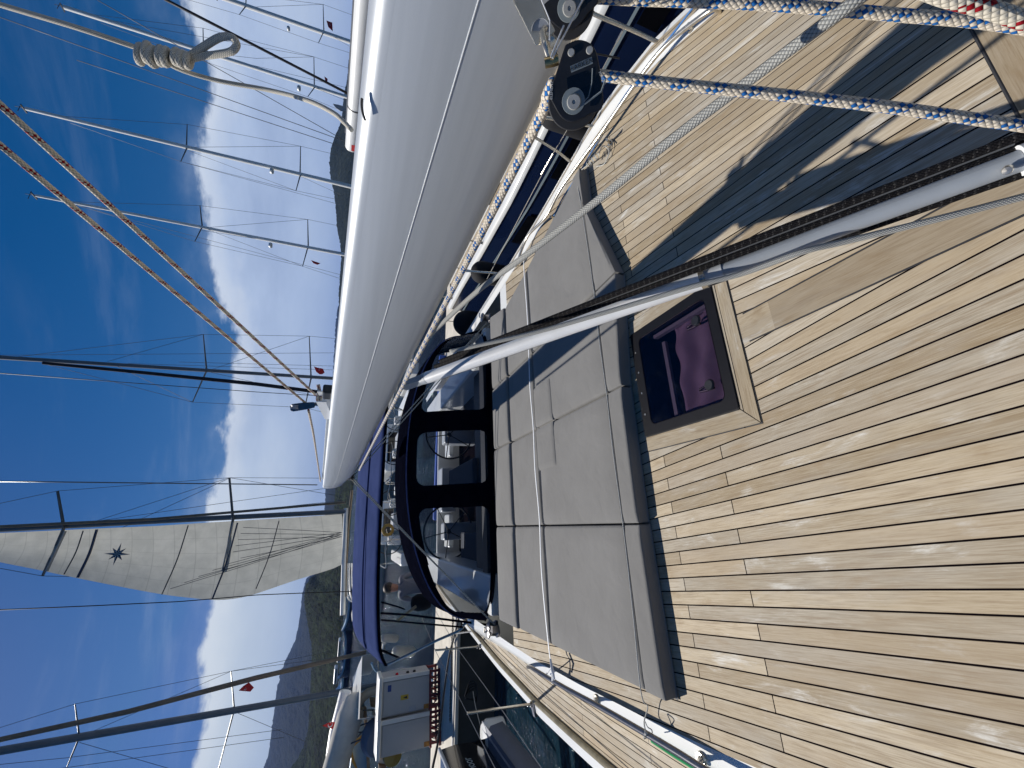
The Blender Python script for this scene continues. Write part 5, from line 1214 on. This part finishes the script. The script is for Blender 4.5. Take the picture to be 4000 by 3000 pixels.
g=MB(); c=Y(458,2164,yg-1.0)
ex=Vector((0,0,1)); ez=Vector((1,0,0)); pts=[]
for k in range(16):
    rr=.74 if k%4==0 else (.54 if k%2==0 else .22); a=2*PI*k/16+.1; pts.append(c+ex*rr*math.cos(a)+ez*rr*math.sin(a))
g.prism(pts,0,h=(0,.02,0)); st_=g.build('star_emblem',K['blue_hull'],sail)
g=MB()
for k in range(8):
    rr=.60 if k%2==0 else .42; a=2*PI*k/8+.1; a2=a+2*PI/16; g.prism([c+Vector((0,-.03,0)),c+Vector((0,-.03,0))+ex*rr*math.cos(a)+ez*rr*math.sin(a),c+Vector((0,-.03,0))+ex*.18*math.cos(a2)+ez*.18*math.sin(a2)],0,h=(0,-.01,0))
g.build('star_facets',K['stripe_grey'],st_)
b=MB(); b.tube([Y(-60,2070,yg),Y(1350,1998,yg)],.20,14); b.build('mast',K['mast_grey'],gs_,smooth=True)
b=MB(); b.tube([Y(-60,2040+20,yg-.5),Y(600,2028,yg-.5),Y(1350,1962,yg-.5)],.10,10); b.build('furled_staysail',K['mast_wood'],gs_,smooth=True)
for m_,t1,t2 in (((250,2062),(225,1920),(166,2250)),((910,2030),(896,1866),(870,2238))):
    for t_ in (t1,t2):
        g=MB(); g.tube([Y(*m_,yg-.3),Y(*t_,yg-.3)],[.10,.08],8); g.build('spreader',K['mast_grey'],gs_,smooth=True)
for pl in ([(-40,1975),(225,1918),(896,1866),(1330,1868)],[(330,2050),(896,1866)],[(480,2060),(896,1868)],[(0,2220),(166,2250),(270,2252)],[(620,2030),(1340,1955)],[(350,2040),(1290,1905)],[(896,1866),(1330,1938)]):
    g=MB(); g.tube([Y(px,py,yg-.4) for px,py in pl],.018,5); g.build('shroud',K['stay'],gs_,smooth=True)
b=MB(); b.tube([Y(1352,1985,yg),Y(1343,2200,yg),Y(1338,2402,yg)],.19,12); b.build('boom',K['mast_white'],gs_,smooth=True)
b=MB(); b.tube([Y(1375,1915,yg-.2),Y(1360,2050,yg),Y(1352,2200,yg),Y(1350,2330,yg)],.10,8); b.build('gallows',K['mast_wood'],gs_,smooth=True)
for k in range(3):
    b=MB(); b.tube(spline([Y(1355+10*k,2200,yg),Y(1354+12*k,2300,yg),Y(1362+13*k,2340,yg),Y(1382+12*k,2352+5*k,yg),Y(1400,2356+4*k,yg)],4),.055,6); b.build('davit_frame',K['mast_white'],gs_,smooth=True)
# hull of the ship below
b=MB(); rows=[]
for k in range(15):
    t=k/14; x=-7+13*t; hw=2.6*math.sin(PI*min(1,max(.02,t*.85+.12)))**.5; rows.append([Vector((x,yg+hw*c_,z)) for c_,z in ((-.6,WZ-.2),(-.95,WZ+.6),(-1,WZ+1.7+.5*(2*t-1)**2),(1,WZ+1.7+.5*(2*t-1)**2),(.6,WZ-.2))])
b.grid(rows); b.build('hull',K['cream_hull'],gs_,smooth=60)
# far gulets alongside the wooded shore
for k,(px0,px1,lab,m,zt_) in enumerate(((2215,2460,'long dark blue gulet below the wooded hill, just beyond the bimini','blue_hull',.5),(2440,2640,'long pale blue and white gulet in the middle of the far row','pale_blue_paint',1.0),(2560,2705,'blue gulet with upswept bow nearest the starboard masts in the far row','pale_blue_paint',1.4))):
    A=Y(1372,px0,100+3*k); B=Y(1352,px1,100+3*k); L=abs(B.x-A.x); t=thing('far_gulet',lab,'ship',(A+B)/2,'gulets moored in a row along the far shore')
    b=MB(); rows=[]
    for i in range(21):
        u=i/20; x=A.x+(B.x-A.x)*u; sh=1.25+.9*(2*u-1)**4+(.8 if k==2 and u>.8 else 0)*(u-.8)*5; hw=2.8*(math.sin(PI*(.04+.92*u)))**.5
        rows.append([Vector((x,100+3*k+hw*c_,z)) for c_,z in ((-.7,WZ-.2),(-1,WZ+.5),(-1.02,WZ+sh),(1,WZ+sh))])
    b.grid(rows); b.build('hull',K['blue_hull' if k!=2 else 'blue_hull'],t,smooth=60)
    b=MB(); b.grid([[r_[2]+Vector((0,-.03,-.28)),r_[2]+Vector((0,-.05,.06))] for r_ in rows]); b.build('bulwark',K['pale_blue_paint' if k<2 else 'gelcoat'],t,smooth=60)
    b=MB(); b.box(((A.x+B.x)/2,101+3*k,WZ+sh*.3+1.6),(L*.45,2.6,.9*zt_*.6)); b.build('deckhouse',K['gelcoat'] if k else K['dark_interior'],t,bevel=.2)
    b=MB(); b.box(((A.x+B.x)/2,99.6+3*k,WZ+sh*.3+1.62),(L*.4,.05,.22)); b.build('window',K['window_black'],t)
m,n=mat('haze'); pv=n.n('ShaderNodeVolumePrincipled'); pv.inputs['Color'].default_value=(.22,.42,1,1); pv.inputs['Density'].default_value=.00015; pv.inputs['Anisotropy'].default_value=0
o=n.n('ShaderNodeOutputMaterial'); n.nt.links.new(pv.outputs[0],o.inputs['Volume'])
b=MB(); b.box((0,1900,126),(8100,5100,258)); hz_=b.build('haze',m,kind='stuff')
print('all ok')
